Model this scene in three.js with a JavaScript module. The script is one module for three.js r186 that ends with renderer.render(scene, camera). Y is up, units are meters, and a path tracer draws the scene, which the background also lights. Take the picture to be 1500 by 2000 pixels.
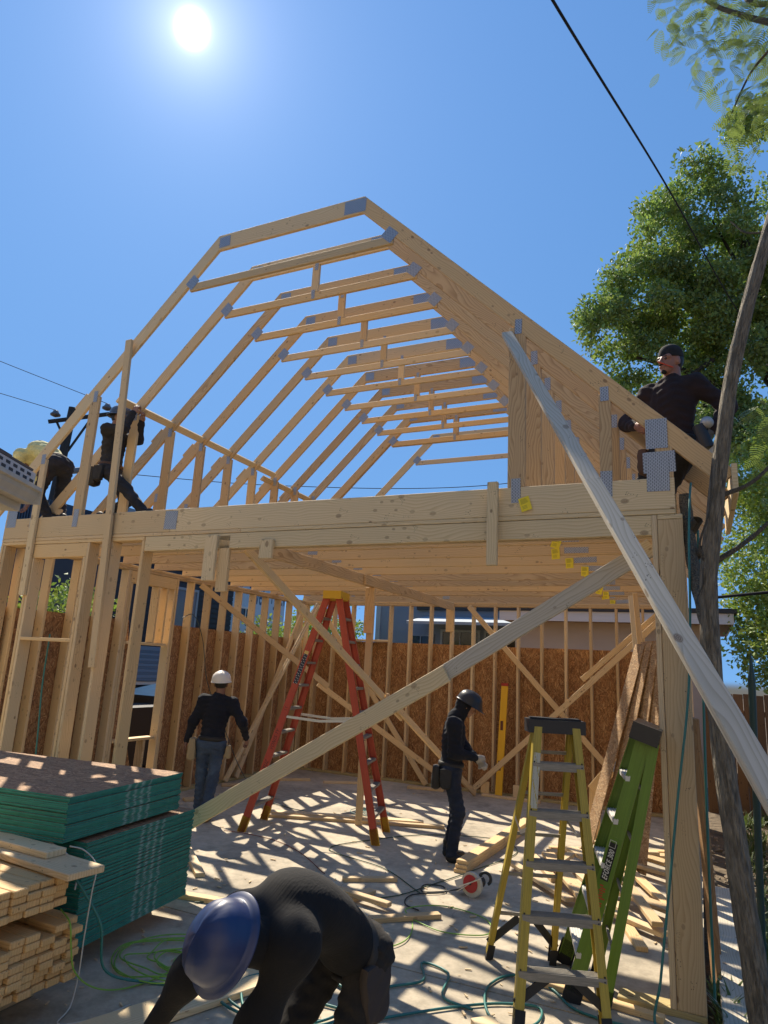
import * as THREE from 'three';
import { mergeGeometries } from 'three/addons/utils/BufferGeometryUtils.js';

// ---------------------------------------------------------------- camera, sky, sun, exposure
const scene = new THREE.Scene();
const camera = new THREE.PerspectiveCamera(75.27, 0.75, 0.05, 400);
camera.position.set(7.283, 1.999, 5.028);
camera.rotation.set(0.2276, 0.4432, 0.0542, 'YXZ');
const renderer = new THREE.WebGLRenderer({ antialias: true });
renderer.toneMapping = THREE.LinearToneMapping;
renderer.toneMappingExposure = 1.7;
renderer.shadowMap.enabled = true;
const SUN = new THREE.Vector3(-0.508, 0.723, -0.468).normalize();
{
  const W = 1024, H = 512, data = new Float32Array(W * H * 4);
  const mix = (a, b, t) => a + (b - a) * t;
  for (let j = 0; j < H; j++) for (let i = 0; i < W; i++) {
    const el = ((j + 0.5) / H - 0.5) * Math.PI, az = ((i + 0.5) / W - 0.5) * 2 * Math.PI;
    const d = [Math.cos(el) * Math.cos(az), Math.sin(el), Math.cos(el) * Math.sin(az)];
    const cg = d[0] * SUN.x + d[1] * SUN.y + d[2] * SUN.z, g = Math.acos(Math.min(1, Math.max(-1, cg))) * 180 / Math.PI;
    const t = Math.pow(Math.max(0, d[1]), 0.55);
    const near = Math.exp(-g / 26), wide = Math.exp(-g / 60);
    let c = [mix(0.195, 0.066, t), mix(0.455, 0.218, t), mix(0.88, 0.56, t)];
    c = c.map((x, k) => x * (0.74 + 0.52 * wide) + near * [0.125, 0.115, 0.09][k]);
    const core = 14 * Math.exp(-Math.pow(g / 0.56, 2)) + 0.75 * Math.exp(-g / 1.7) + 0.2 * Math.exp(-g / 5);
    c = c.map((x, k) => x + core * [1, 0.97, 0.95][k]);
    if (d[1] < 0) { const f = Math.min(1, -d[1] * 6); c = c.map((x, k) => mix(x, [0.16, 0.15, 0.12][k], f)); }
    c = c.map((x) => x * 0.645);
    data.set([c[0], c[1], c[2], 1], (j * W + i) * 4);
  }
  const sky = new THREE.DataTexture(data, W, H, THREE.RGBAFormat, THREE.FloatType);
  sky.mapping = THREE.EquirectangularReflectionMapping; sky.magFilter = THREE.LinearFilter; sky.minFilter = THREE.LinearFilter;
  sky.wrapS = THREE.RepeatWrapping; sky.needsUpdate = true;
  scene.background = sky; scene.environment = sky;
}
const sun = new THREE.DirectionalLight(new THREE.Color(1, 0.895, 0.735), 5);
sun.position.copy(SUN).multiplyScalar(40).add(new THREE.Vector3(4, 0, -2)); sun.target.position.set(4, 0, -2);
sun.castShadow = true; sun.shadow.mapSize.set(4096, 4096);
Object.assign(sun.shadow.camera, { left: -16, right: 16, top: 16, bottom: -16, near: 1, far: 90 });
scene.add(sun, sun.target);

// ---------------------------------------------------------------- helpers
const V = (x, y, z) => new THREE.Vector3(x, y, z);
function rngOf(seed) { let s = seed | 0; return () => { s = (s + 0x6d2b79f5) | 0; let t = Math.imul(s ^ (s >>> 15), 1 | s); t = (t + Math.imul(t ^ (t >>> 7), 61 | t)) ^ t; return ((t ^ (t >>> 14)) >>> 0) / 4294967296; }; }
const rnd = rngOf(77);
const rr = (a, b) => a + (b - a) * rnd();
const names = new Map();
function numbered(n) { const k = names.get(n) ?? 0; names.set(n, k + 1); return k ? `${n}_${String(k).padStart(3, '0')}` : n; }
function shade(o) { o.traverse((m) => { if (m.isMesh) { m.castShadow = true; m.receiveShadow = true; } }); return o; }
function thing(name, label, category, base = [0, 0, 0], group) {
  const o = new THREE.Group(); o.name = numbered(name); o.position.set(...base); o.userData = { label, category };
  if (group) o.userData.group = group;
  scene.add(o); return o;
}
function tag(o, name, label, category, group) { o.name = numbered(name); o.userData = { ...o.userData, label, category }; if (group) o.userData.group = group; o.castShadow = o.receiveShadow = true; scene.add(o); return o; }
function structure(name, geo, mat) { const m = new THREE.Mesh(geo, mat); m.name = name; m.userData.kind = 'structure'; m.castShadow = m.receiveShadow = true; scene.add(m); return m; }
function add(parent, name, geo, mat, pos, label) {          // a part given in world coordinates
  const m = new THREE.Mesh(geo, mat); m.name = name; m.castShadow = m.receiveShadow = true;
  if (label) m.userData.label = label;
  parent.add(m); if (pos) m.position.set(...pos);
  const off = origin(parent); m.position.sub(off); return m;
}
function origin(o) { const v = V(0, 0, 0); for (let p = o; p && p !== scene; p = p.parent) v.add(p.position); return v; }
function sub(parent, name, label) { const g = new THREE.Group(); g.name = name; if (label) g.userData.label = label; parent.add(g); return g; }

// periodic value noise and fbm (period in lattice cells)
function noise2(seed) {
  const T = new Float32Array(65536), r = rngOf(seed); for (let i = 0; i < 65536; i++) T[i] = r();
    return (x, y, px = 256, py = 256) => {
    const xi = Math.floor(x), yi = Math.floor(y); let fx = x - xi, fy = y - yi; fx = fx * fx * (3 - 2 * fx); fy = fy * fy * (3 - 2 * fy);
    let x0 = xi % px; if (x0 < 0) x0 += px; let y0 = yi % py; if (y0 < 0) y0 += py; const x1 = x0 + 1 === px ? 0 : x0 + 1, y1 = y0 + 1 === py ? 0 : y0 + 1;
    const a = T[(x0 * 251 + y0 * 7919) & 65535], b = T[(x1 * 251 + y0 * 7919) & 65535], c = T[(x0 * 251 + y1 * 7919) & 65535], d = T[(x1 * 251 + y1 * 7919) & 65535];
    return a + (b - a) * fx + (c - a) * fy + (a - b - c + d) * fx * fy;
  };
}
function fbm(n, x, y, px, py, oct = 4) { let s = 0, a = 0.5; for (let o = 0; o < oct; o++) { s += a * n(x, y, px, py); x *= 2; y *= 2; px *= 2; py *= 2; a *= 0.5; } return s; }
const LUT = new Float32Array(4096).map((_, i) => { const x = i / 4095; return 255 * (x <= 0.0031308 ? 12.92 * x : 1.055 * Math.pow(x, 1 / 2.4) - 0.055); });
function texture(w, h, f, { srgb = true, repeat } = {}) {    // f(i, j) -> [r, g, b] linear 0..1
  const d = new Uint8Array(w * h * 4);
  const enc = srgb ? (x) => LUT[(x * 4095) | 0] : (x) => 255 * x;
  for (let j = 0; j < h; j++) for (let i = 0; i < w; i++) { const c = f(i, j), o = (j * w + i) * 4; for (let k = 0; k < 3; k++) d[o + k] = Math.max(0, Math.min(255, enc(Math.max(0, Math.min(1, c[k]))))); d[o + 3] = 255; }
  const t = new THREE.DataTexture(d, w, h, THREE.RGBAFormat); t.wrapS = t.wrapT = THREE.RepeatWrapping; t.magFilter = THREE.LinearFilter; t.minFilter = THREE.LinearMipmapLinearFilter; t.generateMipmaps = true;
  if (srgb) t.colorSpace = THREE.SRGBColorSpace; if (repeat) t.repeat.set(...repeat); t.needsUpdate = true; return t;
}
const C = (r, g, b) => new THREE.Color().setRGB(r, g, b);
const std = (color, roughness = 0.8, o = {}) => new THREE.MeshStandardMaterial({ color, roughness, ...o });

// ---------------------------------------------------------------- timber: textures cover 2.4 m along u and 0.3 m along v
const UL = 2.4, UV_ = 0.3;
function woodTexture(seed, light, dark, { ring = 34, contrast = 0.5, wave = 0.05, knots = 9, knotR = 0.011, stain = 0.25, streak = 0.5 } = {}) {
  const n = noise2(seed), r = rngOf(seed * 13 + 5), w = 1024, h = 320, K = [];
  for (let i = 0; i < knots; i++) K.push([r() * UL, r() * UV_, knotR * (0.45 + 0.9 * r()), 0.5 + 0.5 * r()]);
  const ph = r() * 6.28, ink = new Float32Array(w * h), dot = (x, y, R, v) => { for (let b = -4; b <= 4; b++) for (let a = -4; a <= 4; a++) if (Math.hypot(a / w * UL, b / h * UV_) < R) ink[((y + b + h) % h) * w + ((x + a + w) % w)] = v; };
  for (let i = 0; i < 14; i++) { const cx = Math.floor(r() * w), cy = Math.floor(r() * h); for (let q = 0; q < 2 + 6 * r(); q++) dot(cx + Math.floor((r() - 0.5) * 18), cy + Math.floor((r() - 0.5) * 40), 0.0028, 0.75); }
  for (let i = 0; i < 3; i++) { const cx = Math.floor(r() * w), cy = Math.floor(r() * h); for (let q = 0; q < 60; q++) { const a = Math.floor(r() * 46), b = Math.floor(r() * 30); if ((a % 9) < 6 && (b % 10) < 6) dot(cx + a, cy + b, 0.002, 0.42); } }
  return texture(w, h, (i, j) => {
    const x = i / w * UL, y = j / h * UV_;
    let yy = y + wave * (fbm(n, i / w * 4, j / h * 2, 4, 2, 3) - 0.5) * 2 + 0.25 * wave * Math.sin(x / UL * 4 * Math.PI + ph) * Math.cos(y / UV_ * 2 * Math.PI);
    let kn = 0;
    for (const [kx, ky, kr, ks] of K) {
      let dx = Math.abs(x - kx), dy = y - ky; if (dx > UL / 2) dx = UL - dx; if (dy > UV_ / 2) dy -= UV_; if (dy < -UV_ / 2) dy += UV_;
      const q = Math.hypot(dx / 1.5, dy) / kr; if (q < 6) { yy += kr * 1.2 * Math.sign(dy) * Math.exp(-q * 0.7); if (q < 1.5) kn = Math.max(kn, ks * Math.max(0, Math.min(1, (1.25 - q) * 2.2)) * (0.75 + 0.25 * Math.sin(q * 16))); }
    }
    const f = (((yy / UV_ * ring) % 1) + 1) % 1, late = Math.pow(f, 2.2) * (f > 0.93 ? (1 - f) / 0.07 : 1);
    const st = n(i / w * 24, j / h * 300, 24, 300) * 0.6 + n(i / w * 60, j / h * 512, 60, 512) * 0.4 - 0.5;
    const big = fbm(n, i / w * 6, j / h * 3, 6, 3, 4) - 0.48;
    const t = Math.max(0, Math.min(1, late * contrast + st * streak * 0.35 + big * stain + 0.08));
    const o = (k, kd) => { const c = (light[k] + (dark[k] - light[k]) * t) * (1 + 0.25 * big); return (c + (kd - c) * kn * 0.9) * (1 - ink[j * w + i]); }; return [o(0, 0.14), o(1, 0.075), o(2, 0.035)];
  });
}
const T_spf = woodTexture(3, [0.72, 0.55, 0.32], [0.45, 0.27, 0.11], { ring: 22, contrast: 0.5, knots: 10, knotR: 0.013, wave: 0.05, stain: 0.35 });
const T_spf2 = woodTexture(8, [0.70, 0.52, 0.295], [0.42, 0.245, 0.095], { ring: 16, contrast: 0.55, knots: 16, knotR: 0.011, wave: 0.07, stain: 0.35 });
const T_syp = woodTexture(21, [0.60, 0.43, 0.235], [0.31, 0.175, 0.07], { ring: 13, contrast: 0.75, knots: 5, wave: 0.11, stain: 0.35 });
const T_pale = woodTexture(41, [0.74, 0.58, 0.345], [0.48, 0.33, 0.155], { ring: 16, contrast: 0.6, knots: 12, knotR: 0.016, wave: 0.06, stain: 0.4 });
const wood = (map, r, g, b, rough = 0.72) => std(C(r, g, b), rough, { map });
const M = {};
M.spf = [[1, 1, 1], [0.96, 0.97, 0.98], [0.86, 0.85, 0.83], [1, 0.97, 0.9], [1, 0.94, 0.82], [0.8, 0.77, 0.72], [0.93, 0.95, 1]].flatMap(([r, g, b]) => [wood(T_spf, r, g, b), wood(T_spf2, r, g, b)]).concat([wood(T_pale, 1, 1, 1)]);
M.syp = [wood(T_syp, 1, 1, 1), wood(T_syp, 0.93, 0.9, 0.86), wood(T_syp, 1, 0.96, 0.92), wood(T_spf2, 0.95, 0.86, 0.74)];
M.orange = [wood(T_spf, 1, 0.92, 0.78), wood(T_spf2, 1, 0.93, 0.8), wood(T_syp, 1, 1, 1)];
const T_grey = woodTexture(33, [0.55, 0.49, 0.385], [0.30, 0.245, 0.165], { ring: 14, contrast: 0.6, knots: 9, knotR: 0.014, wave: 0.06, stain: 0.6 });
M.pale = [wood(T_pale, 1, 1, 1), wood(T_pale, 0.95, 0.95, 0.93)];
M.grey = [wood(T_grey, 1, 1, 1, 0.85)];
M.stud = [wood(T_spf, 0.92, 0.80, 0.60), wood(T_spf2, 0.95, 0.82, 0.62), wood(T_spf, 0.85, 0.72, 0.52)];
M.treated = [wood(T_spf2, 0.62, 0.68, 0.55)];

// chamfered board, length along x, width along y, thickness along z, uv in the timber texture
function boardGeo(L, w, t, c = 0.004, seed = rnd()) {
  c = Math.min(c, t * 0.3, w * 0.3);
  const a = L / 2, b = w / 2, d = t / 2, P = [], N = [], UVs = [];
  const ou = (seed * 977.13) % 1, ov = (seed * 317.7) % 1;
  const uvOf = (p, ax) => ax === 2 ? [p[0] / UL + ou, p[1] / UV_ + ov] : ax === 1 ? [p[0] / UL + ou + 0.37, p[2] / UV_ + ov + 0.29] : [p[2] * 0.6 / UL + ou, p[1] * 0.9 / UV_ + ov];
  const poly = (pts, ax) => {
    const u = V(...pts[0]), n = V(...pts[1]).sub(u).cross(V(...pts[2]).sub(u)).normalize(), mid = pts.reduce((s, q) => s.add(V(...q)), V(0, 0, 0));
    if (n.dot(mid) < 0) { pts = pts.slice().reverse(); n.negate(); }
    for (let i = 1; i + 1 < pts.length; i++) for (const q of [pts[0], pts[i], pts[i + 1]]) { P.push(...q); N.push(n.x, n.y, n.z); UVs.push(...uvOf(q, ax)); }
  };
  const S = [-1, 1], h = [a, b, d];
  for (let ax = 0; ax < 3; ax++) for (const s of S) {
    const q = (s1, s2) => { const v = [0, 0, 0]; v[ax] = s * h[ax]; v[(ax + 1) % 3] = s1 * (h[(ax + 1) % 3] - c); v[(ax + 2) % 3] = s2 * (h[(ax + 2) % 3] - c); return v; };
    poly([q(-1, -1), q(1, -1), q(1, 1), q(-1, 1)], ax);
  }
  for (let ax = 0; ax < 3; ax++) for (const s1 of S) for (const s2 of S) {
    const e = (s, which) => { const v = [0, 0, 0], i1 = (ax + 1) % 3, i2 = (ax + 2) % 3; v[ax] = s * (h[ax] - c); v[i1] = s1 * (h[i1] - (which ? c : 0)); v[i2] = s2 * (h[i2] - (which ? 0 : c)); return v; };
    poly([e(-1, 0), e(1, 0), e(1, 1), e(-1, 1)], ax === 0 ? 2 : ax === 1 ? 2 : 1);
  }
  for (const x of S) for (const y of S) for (const z of S) poly([[x * a, y * (b - c), z * (d - c)], [x * (a - c), y * b, z * (d - c)], [x * (a - c), y * (b - c), z * d]], 2);
  const g = new THREE.BufferGeometry();
  g.setAttribute('position', new THREE.Float32BufferAttribute(P, 3)); g.setAttribute('normal', new THREE.Float32BufferAttribute(N, 3)); g.setAttribute('uv', new THREE.Float32BufferAttribute(UVs, 2));
  return g;
}
const pick = (m) => Array.isArray(m) ? m[Math.floor(rnd() * m.length)] : m;
// board from p0 to p1 (world), width w along wdir, thickness t
function board(parent, name, p0, p1, w, t, wdir, mat = M.spf, label, c) {
  const A = V(...p0), B = V(...p1), x = B.clone().sub(A), L = x.length(); x.normalize();
  const y = V(...wdir); y.addScaledVector(x, -y.dot(x)).normalize(); const z = x.clone().cross(y);
  const m = new THREE.Mesh(boardGeo(L, w, t, c), pick(mat)); m.name = name; m.castShadow = m.receiveShadow = true;
  m.quaternion.setFromRotationMatrix(new THREE.Matrix4().makeBasis(x, y, z)); m.position.copy(A.add(B).multiplyScalar(0.5));
  if (label) m.userData.label = label;
  if (parent) { m.position.sub(origin(parent)); parent.add(m); }
  return m;
}
const box = (parent, name, x0, x1, y0, y1, z0, z1, mat, label) => add(parent, name, new THREE.BoxGeometry(x1 - x0, y1 - y0, z1 - z0), mat, [(x0 + x1) / 2, (y0 + y1) / 2, (z0 + z1) / 2], label);
// timber box in world axes: grain runs along the longest side
function timber(parent, name, x0, x1, y0, y1, z0, z1, mat = M.spf, label) {
  const d = [x1 - x0, y1 - y0, z1 - z0], c = [(x0 + x1) / 2, (y0 + y1) / 2, (z0 + z1) / 2], ax = d.indexOf(Math.max(...d)), rest = [0, 1, 2].filter((k) => k !== ax).sort((p, q) => d[q] - d[p]);
  const p0 = c.slice(), p1 = c.slice(), wd = [0, 0, 0]; p0[ax] -= d[ax] / 2; p1[ax] += d[ax] / 2; if (name === 'stud') { const j = rest[1]; p0[j] += rr(-0.004, 0.004); p1[j] += rr(-0.004, 0.004); } wd[rest[0]] = 1;
  return board(parent, name, p0, p1, d[rest[0]], d[rest[1]], wd, mat, label);
}
function tube(pts, r, seg = 90, rad = 6, closed = false) { return new THREE.TubeGeometry(new THREE.CatmullRomCurve3(pts.map((p) => V(...p)), closed, 'centripetal'), seg, r, rad, closed); }
function rod(p0, p1, r0, r1 = r0, n = 10) {
  const A = V(...p0), B = V(...p1), d = B.clone().sub(A), g = new THREE.CylinderGeometry(r1, r0, d.length(), n);
  g.applyQuaternion(new THREE.Quaternion().setFromUnitVectors(V(0, 1, 0), d.normalize())); g.translate((A.x + B.x) / 2, (A.y + B.y) / 2, (A.z + B.z) / 2); return g;
}

// ---------------------------------------------------------------- other shared materials
const n1 = noise2(101);
M.concrete = (() => {
  const r = rngOf(5), N = 1024, sp = new Float32Array(N * N), cr = new Float32Array(N * N);
  for (let k = 0; k < 7; k++) { let x = r() * N, y = r() * N, an = r() * 6.3; for (let q = 0; q < 260; q++) { an += (r() - 0.5) * 0.5; x += Math.cos(an); y += Math.sin(an); cr[((Math.floor(y) + N) % N) * N + (Math.floor(x) + N) % N] = 0.35; } }
  for (let k = 0; k < 260; k++) { const cx = r() * N, cy = r() * N, R = (0.015 + 0.3 * r() * r() * r()) * N / 6, v = (r() - 0.66) * 0.42, e = Math.ceil(R * 1.4); for (let y = -e; y <= e; y++) for (let x = -e; x <= e; x++) { const q = Math.hypot(x, y) / R + (n1((cx + x) / 9, (cy + y) / 9) - 0.5) * 0.9; if (q < 1) sp[((Math.floor(cy + y) + N) % N) * N + (Math.floor(cx + x) + N) % N] += v * (1 - q); } }
  const map = texture(N, N, (i, j) => { const a = fbm(n1, i / 128, j / 128, 8, 8, 4), b = fbm(n1, i / 10.24, j / 10.24, 100, 100, 3), c = n1(i / 2, j / 2, 512, 512), t = (0.8 + (a - 0.47) * 0.8 + (b - 0.44) * 0.4) * (1 - cr[j * N + i]) + (c - 0.5) * 0.12 + sp[j * N + i]; return [0.53 * t, 0.45 * t, 0.325 * t]; });
  return std(C(1, 1, 1), 0.86, { map });
})();
// oriented strand board: 1.2 m square tile of overlapping flakes
function strandTexture(seed, cols, along) {
  const w = 1024, r = rngOf(seed), px = new Float32Array(w * w * 3), hgt = new Float32Array(w * w).fill(0.5);
  for (let i = 0; i < w * w; i++) { px[i * 3] = cols[0][0] * 0.7; px[i * 3 + 1] = cols[0][1] * 0.7; px[i * 3 + 2] = cols[0][2] * 0.7; }
  for (let k = 0; k < 6500; k++) {
    const cx = r() * w, cy = r() * w, L = 18 + 75 * r(), wd = 3 + 13 * r(), an = (along ? Math.PI / 2 : 0) + (r() - 0.5) * 2.0 * (r() < 0.25 ? 1.6 : 0.8), ca = Math.cos(an), sa = Math.sin(an);
    const c = cols[Math.floor(r() * cols.length)], br = 0.7 + 0.55 * r(), hh = r();
    const ex = Math.ceil(Math.abs(ca) * L / 2 + Math.abs(sa) * wd / 2), ey = Math.ceil(Math.abs(sa) * L / 2 + Math.abs(ca) * wd / 2);
    for (let y = -ey; y <= ey; y++) for (let x = -ex; x <= ex; x++) {
      const u = (x * ca + y * sa) / (L / 2), v = (-x * sa + y * ca) / (wd / 2); if (Math.abs(u) > 1 || Math.abs(v) > 1 - 0.35 * Math.abs(u)) continue;
      const i = ((Math.floor(cy + y) + w) % w) * w + ((Math.floor(cx + x) + w) % w), g = br * (0.93 + 0.14 * Math.sin(v * 9 + cx)) * (Math.abs(v) > 0.86 - 0.35 * Math.abs(u) ? 0.72 : 1);
      for (let q = 0; q < 3; q++) px[i * 3 + q] = c[q] * g; hgt[i] = hh;
    }
  }
  return [texture(w, w, (i, j) => { const o = (j * w + i) * 3; return [px[o], px[o + 1], px[o + 2]]; }), texture(w, w, (i, j) => { const v = hgt[j * w + i]; return [v, v, v]; }, { srgb: false })];
}
{
  const cols = [[0.35, 0.175, 0.068], [0.42, 0.22, 0.09], [0.28, 0.125, 0.048], [0.49, 0.29, 0.13], [0.22, 0.095, 0.036], [0.38, 0.195, 0.075]];
  const [a, b] = strandTexture(4, cols, true); M.osb = std(C(1, 1, 1), 0.8, { map: a, bumpMap: b, bumpScale: 0.0012 });
  const [c, d] = strandTexture(9, [[0.38, 0.225, 0.12], [0.32, 0.18, 0.095], [0.45, 0.275, 0.15], [0.25, 0.14, 0.07]], false); M.subfloor = std(C(1, 1, 1), 0.82, { map: c, bumpMap: d, bumpScale: 0.001 });
}
M.galv = (() => {
  const f = (i, j) => { const x = i % 16, y = j % 32, o = (Math.floor(i / 16) % 2) * 16, yy = (j + o) % 32; return x > 4 && x < 12 && yy > 4 && yy < 24; };
  const map = texture(128, 128, (i, j) => { const k = 0.9 + 0.2 * n1(i / 6, j / 6, 21, 21); return f(i, j) ? [0.16, 0.17, 0.18] : [0.40 * k, 0.42 * k, 0.45 * k]; });
  const bump = texture(128, 128, (i, j) => f(i, j) ? [0, 0, 0] : [1, 1, 1], { srgb: false });
  return std(C(1, 1, 1), 0.5, { map, bumpMap: bump, bumpScale: 0.002, metalness: 0.55 });
})();
M.alu = std(C(0.62, 0.62, 0.61), 0.45, { metalness: 0.75 });
M.steel = std(C(0.5, 0.5, 0.5), 0.38, { metalness: 0.9 });
M.black = std(C(0.018, 0.018, 0.02), 0.5);
M.rubber = std(C(0.02, 0.02, 0.02), 0.85);
// ================================================================ the setting
const W = 7.193, T = 3.2, CH = 0.235, DZ = -6.70;
{
  const g = new THREE.PlaneGeometry(260, 260, 130, 130); g.rotateX(-Math.PI / 2);
  const p = g.attributes.position; for (let i = 0; i < p.count; i++) { const x = p.getX(i), z = p.getZ(i), d = Math.hypot(x - 3.6, z + 1) ; p.setY(i, -0.07 - (d > 14 ? 0.2 : 0)); }
  const soil = texture(1024, 1024, (i, j) => { const a = fbm(n1, i / 64, j / 64, 16, 16, 6), b = n1(i / 3, j / 3, 341, 341), k = 0.55 + a * 0.9 + (b - 0.5) * 0.35; return [0.115 * k, 0.085 * k, 0.052 * k]; });
  const sb = texture(512, 512, (i, j) => { const a = fbm(n1, i / 16, j / 16, 32, 32, 4); return [a, a, a]; }, { srgb: false });
  const uv = g.attributes.uv; for (let i = 0; i < uv.count; i++) uv.setXY(i, p.getX(i) / 2.5, p.getZ(i) / 2.5);
  structure('ground', g, std(C(1, 1, 1), 0.95, { map: soil, bumpMap: sb, bumpScale: 0.05 }));
  const slab = (x0, x1, z0, z1, y0, y1) => { const b = new THREE.BoxGeometry(x1 - x0, y1 - y0, z1 - z0); b.translate((x0 + x1) / 2, (y0 + y1) / 2, (z0 + z1) / 2); const P = b.attributes.position, U = b.attributes.uv; for (let i = 0; i < U.count; i++) U.setXY(i, P.getX(i) / 6, P.getZ(i) / 6 + P.getY(i)); return b; };
  structure('concrete_slab', slab(-0.02, W + 0.03, DZ - 0.02, 0.28, -0.12, 0), M.concrete);
  structure('concrete_driveway', slab(-1.6, W + 0.03, 0.288, 9, -0.12, -0.003), M.concrete);
}

// ================================================================ the timber garage frame
const frame = thing('garage_frame', 'unfinished timber garage frame with open roof trusses above bare stud walls', 'building', [3.6, 0, -3.3]);
const wallPart = (label) => sub(frame, 'wall_frame', label);
const st = 0.038, dp = 0.14;
// ---- front wall
{
  const w = wallPart('front wall frame beside the wide door opening');
  const stud = (x0, y1 = 3.124, z0 = -dp, z1 = 0, m = M.spf) => timber(w, 'stud', x0, x0 + st, 0.04, y1, z0, z1, m);
  for (const x of [0.0, 0.04, 0.512]) stud(x);
  stud(0.552, 2.97); stud(1.358, 2.97); stud(1.398); stud(1.722); stud(2.168);
  timber(w, 'sill', 0.592, 1.356, 2.068, 2.104, -dp, 0.002, M.orange);
  timber(w, 'window_header', 0.552, 1.396, 2.972, 3.122, -0.1, -0.003, M.orange);
  timber(w, 'bottom_plate', 0.0, 2.206, 0, 0.039, -dp, -0.001, M.treated);
  timber(w, 'top_plate', 0.0, 2.20, 3.126, 3.162, -dp, -0.001, M.spf);
  timber(w, 'top_plate', 0.0, 3.4, 3.164, 3.199, -dp, 0.001, M.spf); timber(w, 'top_plate', 3.402, W, 3.164, 3.199, -dp, 0.001, M.pale);
  timber(w, 'door_header', 2.21, 7.03, 3.012, 3.16, -0.04, -0.001, M.pale); timber(w, 'door_header', 2.21, 7.03, 3.012, 3.16, -0.12, -0.082, M.spf);
  // right post: trimmer on edge, broad face boards
  timber(w, 'trimmer_stud', 7.030, 7.066, 0.04, 3.16, -dp, 0.003, M.spf); timber(w, 'post_face', 7.069, 7.235, 0.04, 3.125, -0.04, 0.001, M.spf, 'broad knotty post face beside the door opening');
  timber(w, 'post_cap', 7.069, 7.235, 3.127, 3.162, -dp, 0.001, M.pale); timber(w, 'trimmer_stud', 7.085, 7.123, 0.04, 3.125, -0.19, -0.043, M.spf);
  timber(w, 'post_side', 7.196, 7.234, 0.04, 3.125, -0.185, -0.043, M.spf);
  timber(w, 'bottom_plate', 6.72, 7.235, 0, 0.039, -dp, 0.002, M.treated);
  // blocks hanging under the header and scabs on its face
  timber(w, 'scab_block', 3.02, 3.16, 2.70, 3.14, 0.003, 0.04, M.pale); timber(w, 'scab_block', 3.165, 3.29, 2.60, 3.14, -0.04, -0.005 + 0.004, M.spf);
  timber(w, 'scab_block', 3.66, 3.80, 2.90, 3.08, 0.003, 0.04, M.pale);
  timber(w, 'scab_block', 5.83, 5.915, 2.80, 3.47, 0.042, 0.08, M.pale);
}
// ---- left wall with a window opening
{
  const w = wallPart('left wall frame with a window opening');
  const stud = (z, y0 = 0.04, y1 = 3.124, m = M.spf) => timber(w, 'stud', 0.001, dp, y0, y1, z - st, z, m);
  for (const z of [-0.20, -0.60, -1.01, -1.42, -1.83, -1.87]) stud(z);
  stud(-1.912, 0.04, 2.955); stud(-2.78, 0.04, 2.955); stud(-2.822); stud(-3.19, 0.04, 3.124, M.orange);
  for (const z of [-2.12, -2.53]) stud(z, 0.04, 0.80, M.orange);
  stud(-2.45, 2.15, 2.955); stud(-2.62, 2.15, 2.955, M.orange);
  for (let k = 0; k < 8; k++) stud(-3.62 - 0.406 * k); stud(-6.5); 
  timber(w, 'window_header', 0.02, 0.138, 2.958, 3.122, -2.82, -1.912, M.spf); timber(w, 'sill', 0.001, 0.142, 2.11, 2.147, -2.74, -1.952, M.spf); timber(w, 'sill', 0.001, 0.142, 0.803, 0.84, -2.74, -1.952, M.spf);
  timber(w, 'top_plate', 0.0, dp, 3.126, 3.162, DZ + 0.003, -dp - 0.002, M.orange); timber(w, 'top_plate', 0.0, dp, 3.164, 3.199, -3.4, -dp - 0.002, M.orange); timber(w, 'top_plate', 0.0, dp, 3.164, 3.199, DZ + 0.003, -3.403, M.spf);
  timber(w, 'bottom_plate', 0.0, dp, 0, 0.039, DZ + 0.003, -dp - 0.002, M.treated);
  const osb = (z0, z1, y1 = 2.44) => { const g = new THREE.BoxGeometry(0.012, y1 - 0.01, z1 - z0 - 0.004); worldUV(g, 2); add(w, 'sheathing_panel', g, M.osb, [-0.008, (y1 + 0.01) / 2, (z0 + z1) / 2]); };
  osb(-1.19, -0.02); osb(-1.9, -1.19);
  { // panel cut on the slant beside the window opening
    const s = new THREE.Shape(); s.moveTo(1.9, 0.01); s.lineTo(2.62, 0.01); s.lineTo(2.28, 1.0); s.lineTo(2.1, 2.44); s.lineTo(1.902, 2.44); s.closePath();
    const g = new THREE.ExtrudeGeometry(s, { depth: 0.012, bevelEnabled: false }); g.rotateY(Math.PI / 2); worldUV(g, 2); const m = add(w, 'sheathing_panel', g, M.osb, [-0.014, 0, 0]);
  }
  osb(-3.42, -2.83); osb(-4.64, -3.42); osb(-5.86, -4.64); osb(-6.7, -5.86);
}
function worldUV(g, ax, s = 1.2) {   // planar uv in metres: ax 2 -> (z, y), 1 -> (x, z), 0 -> (x, y)
  const p = g.attributes.position, u = g.attributes.uv, a = rnd(), b = rnd(); for (let i = 0; i < p.count; i++) u.setXY(i, (ax === 2 ? p.getZ(i) : p.getX(i)) / s + a, (ax === 1 ? p.getZ(i) : p.getY(i)) / s + b);
}
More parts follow.
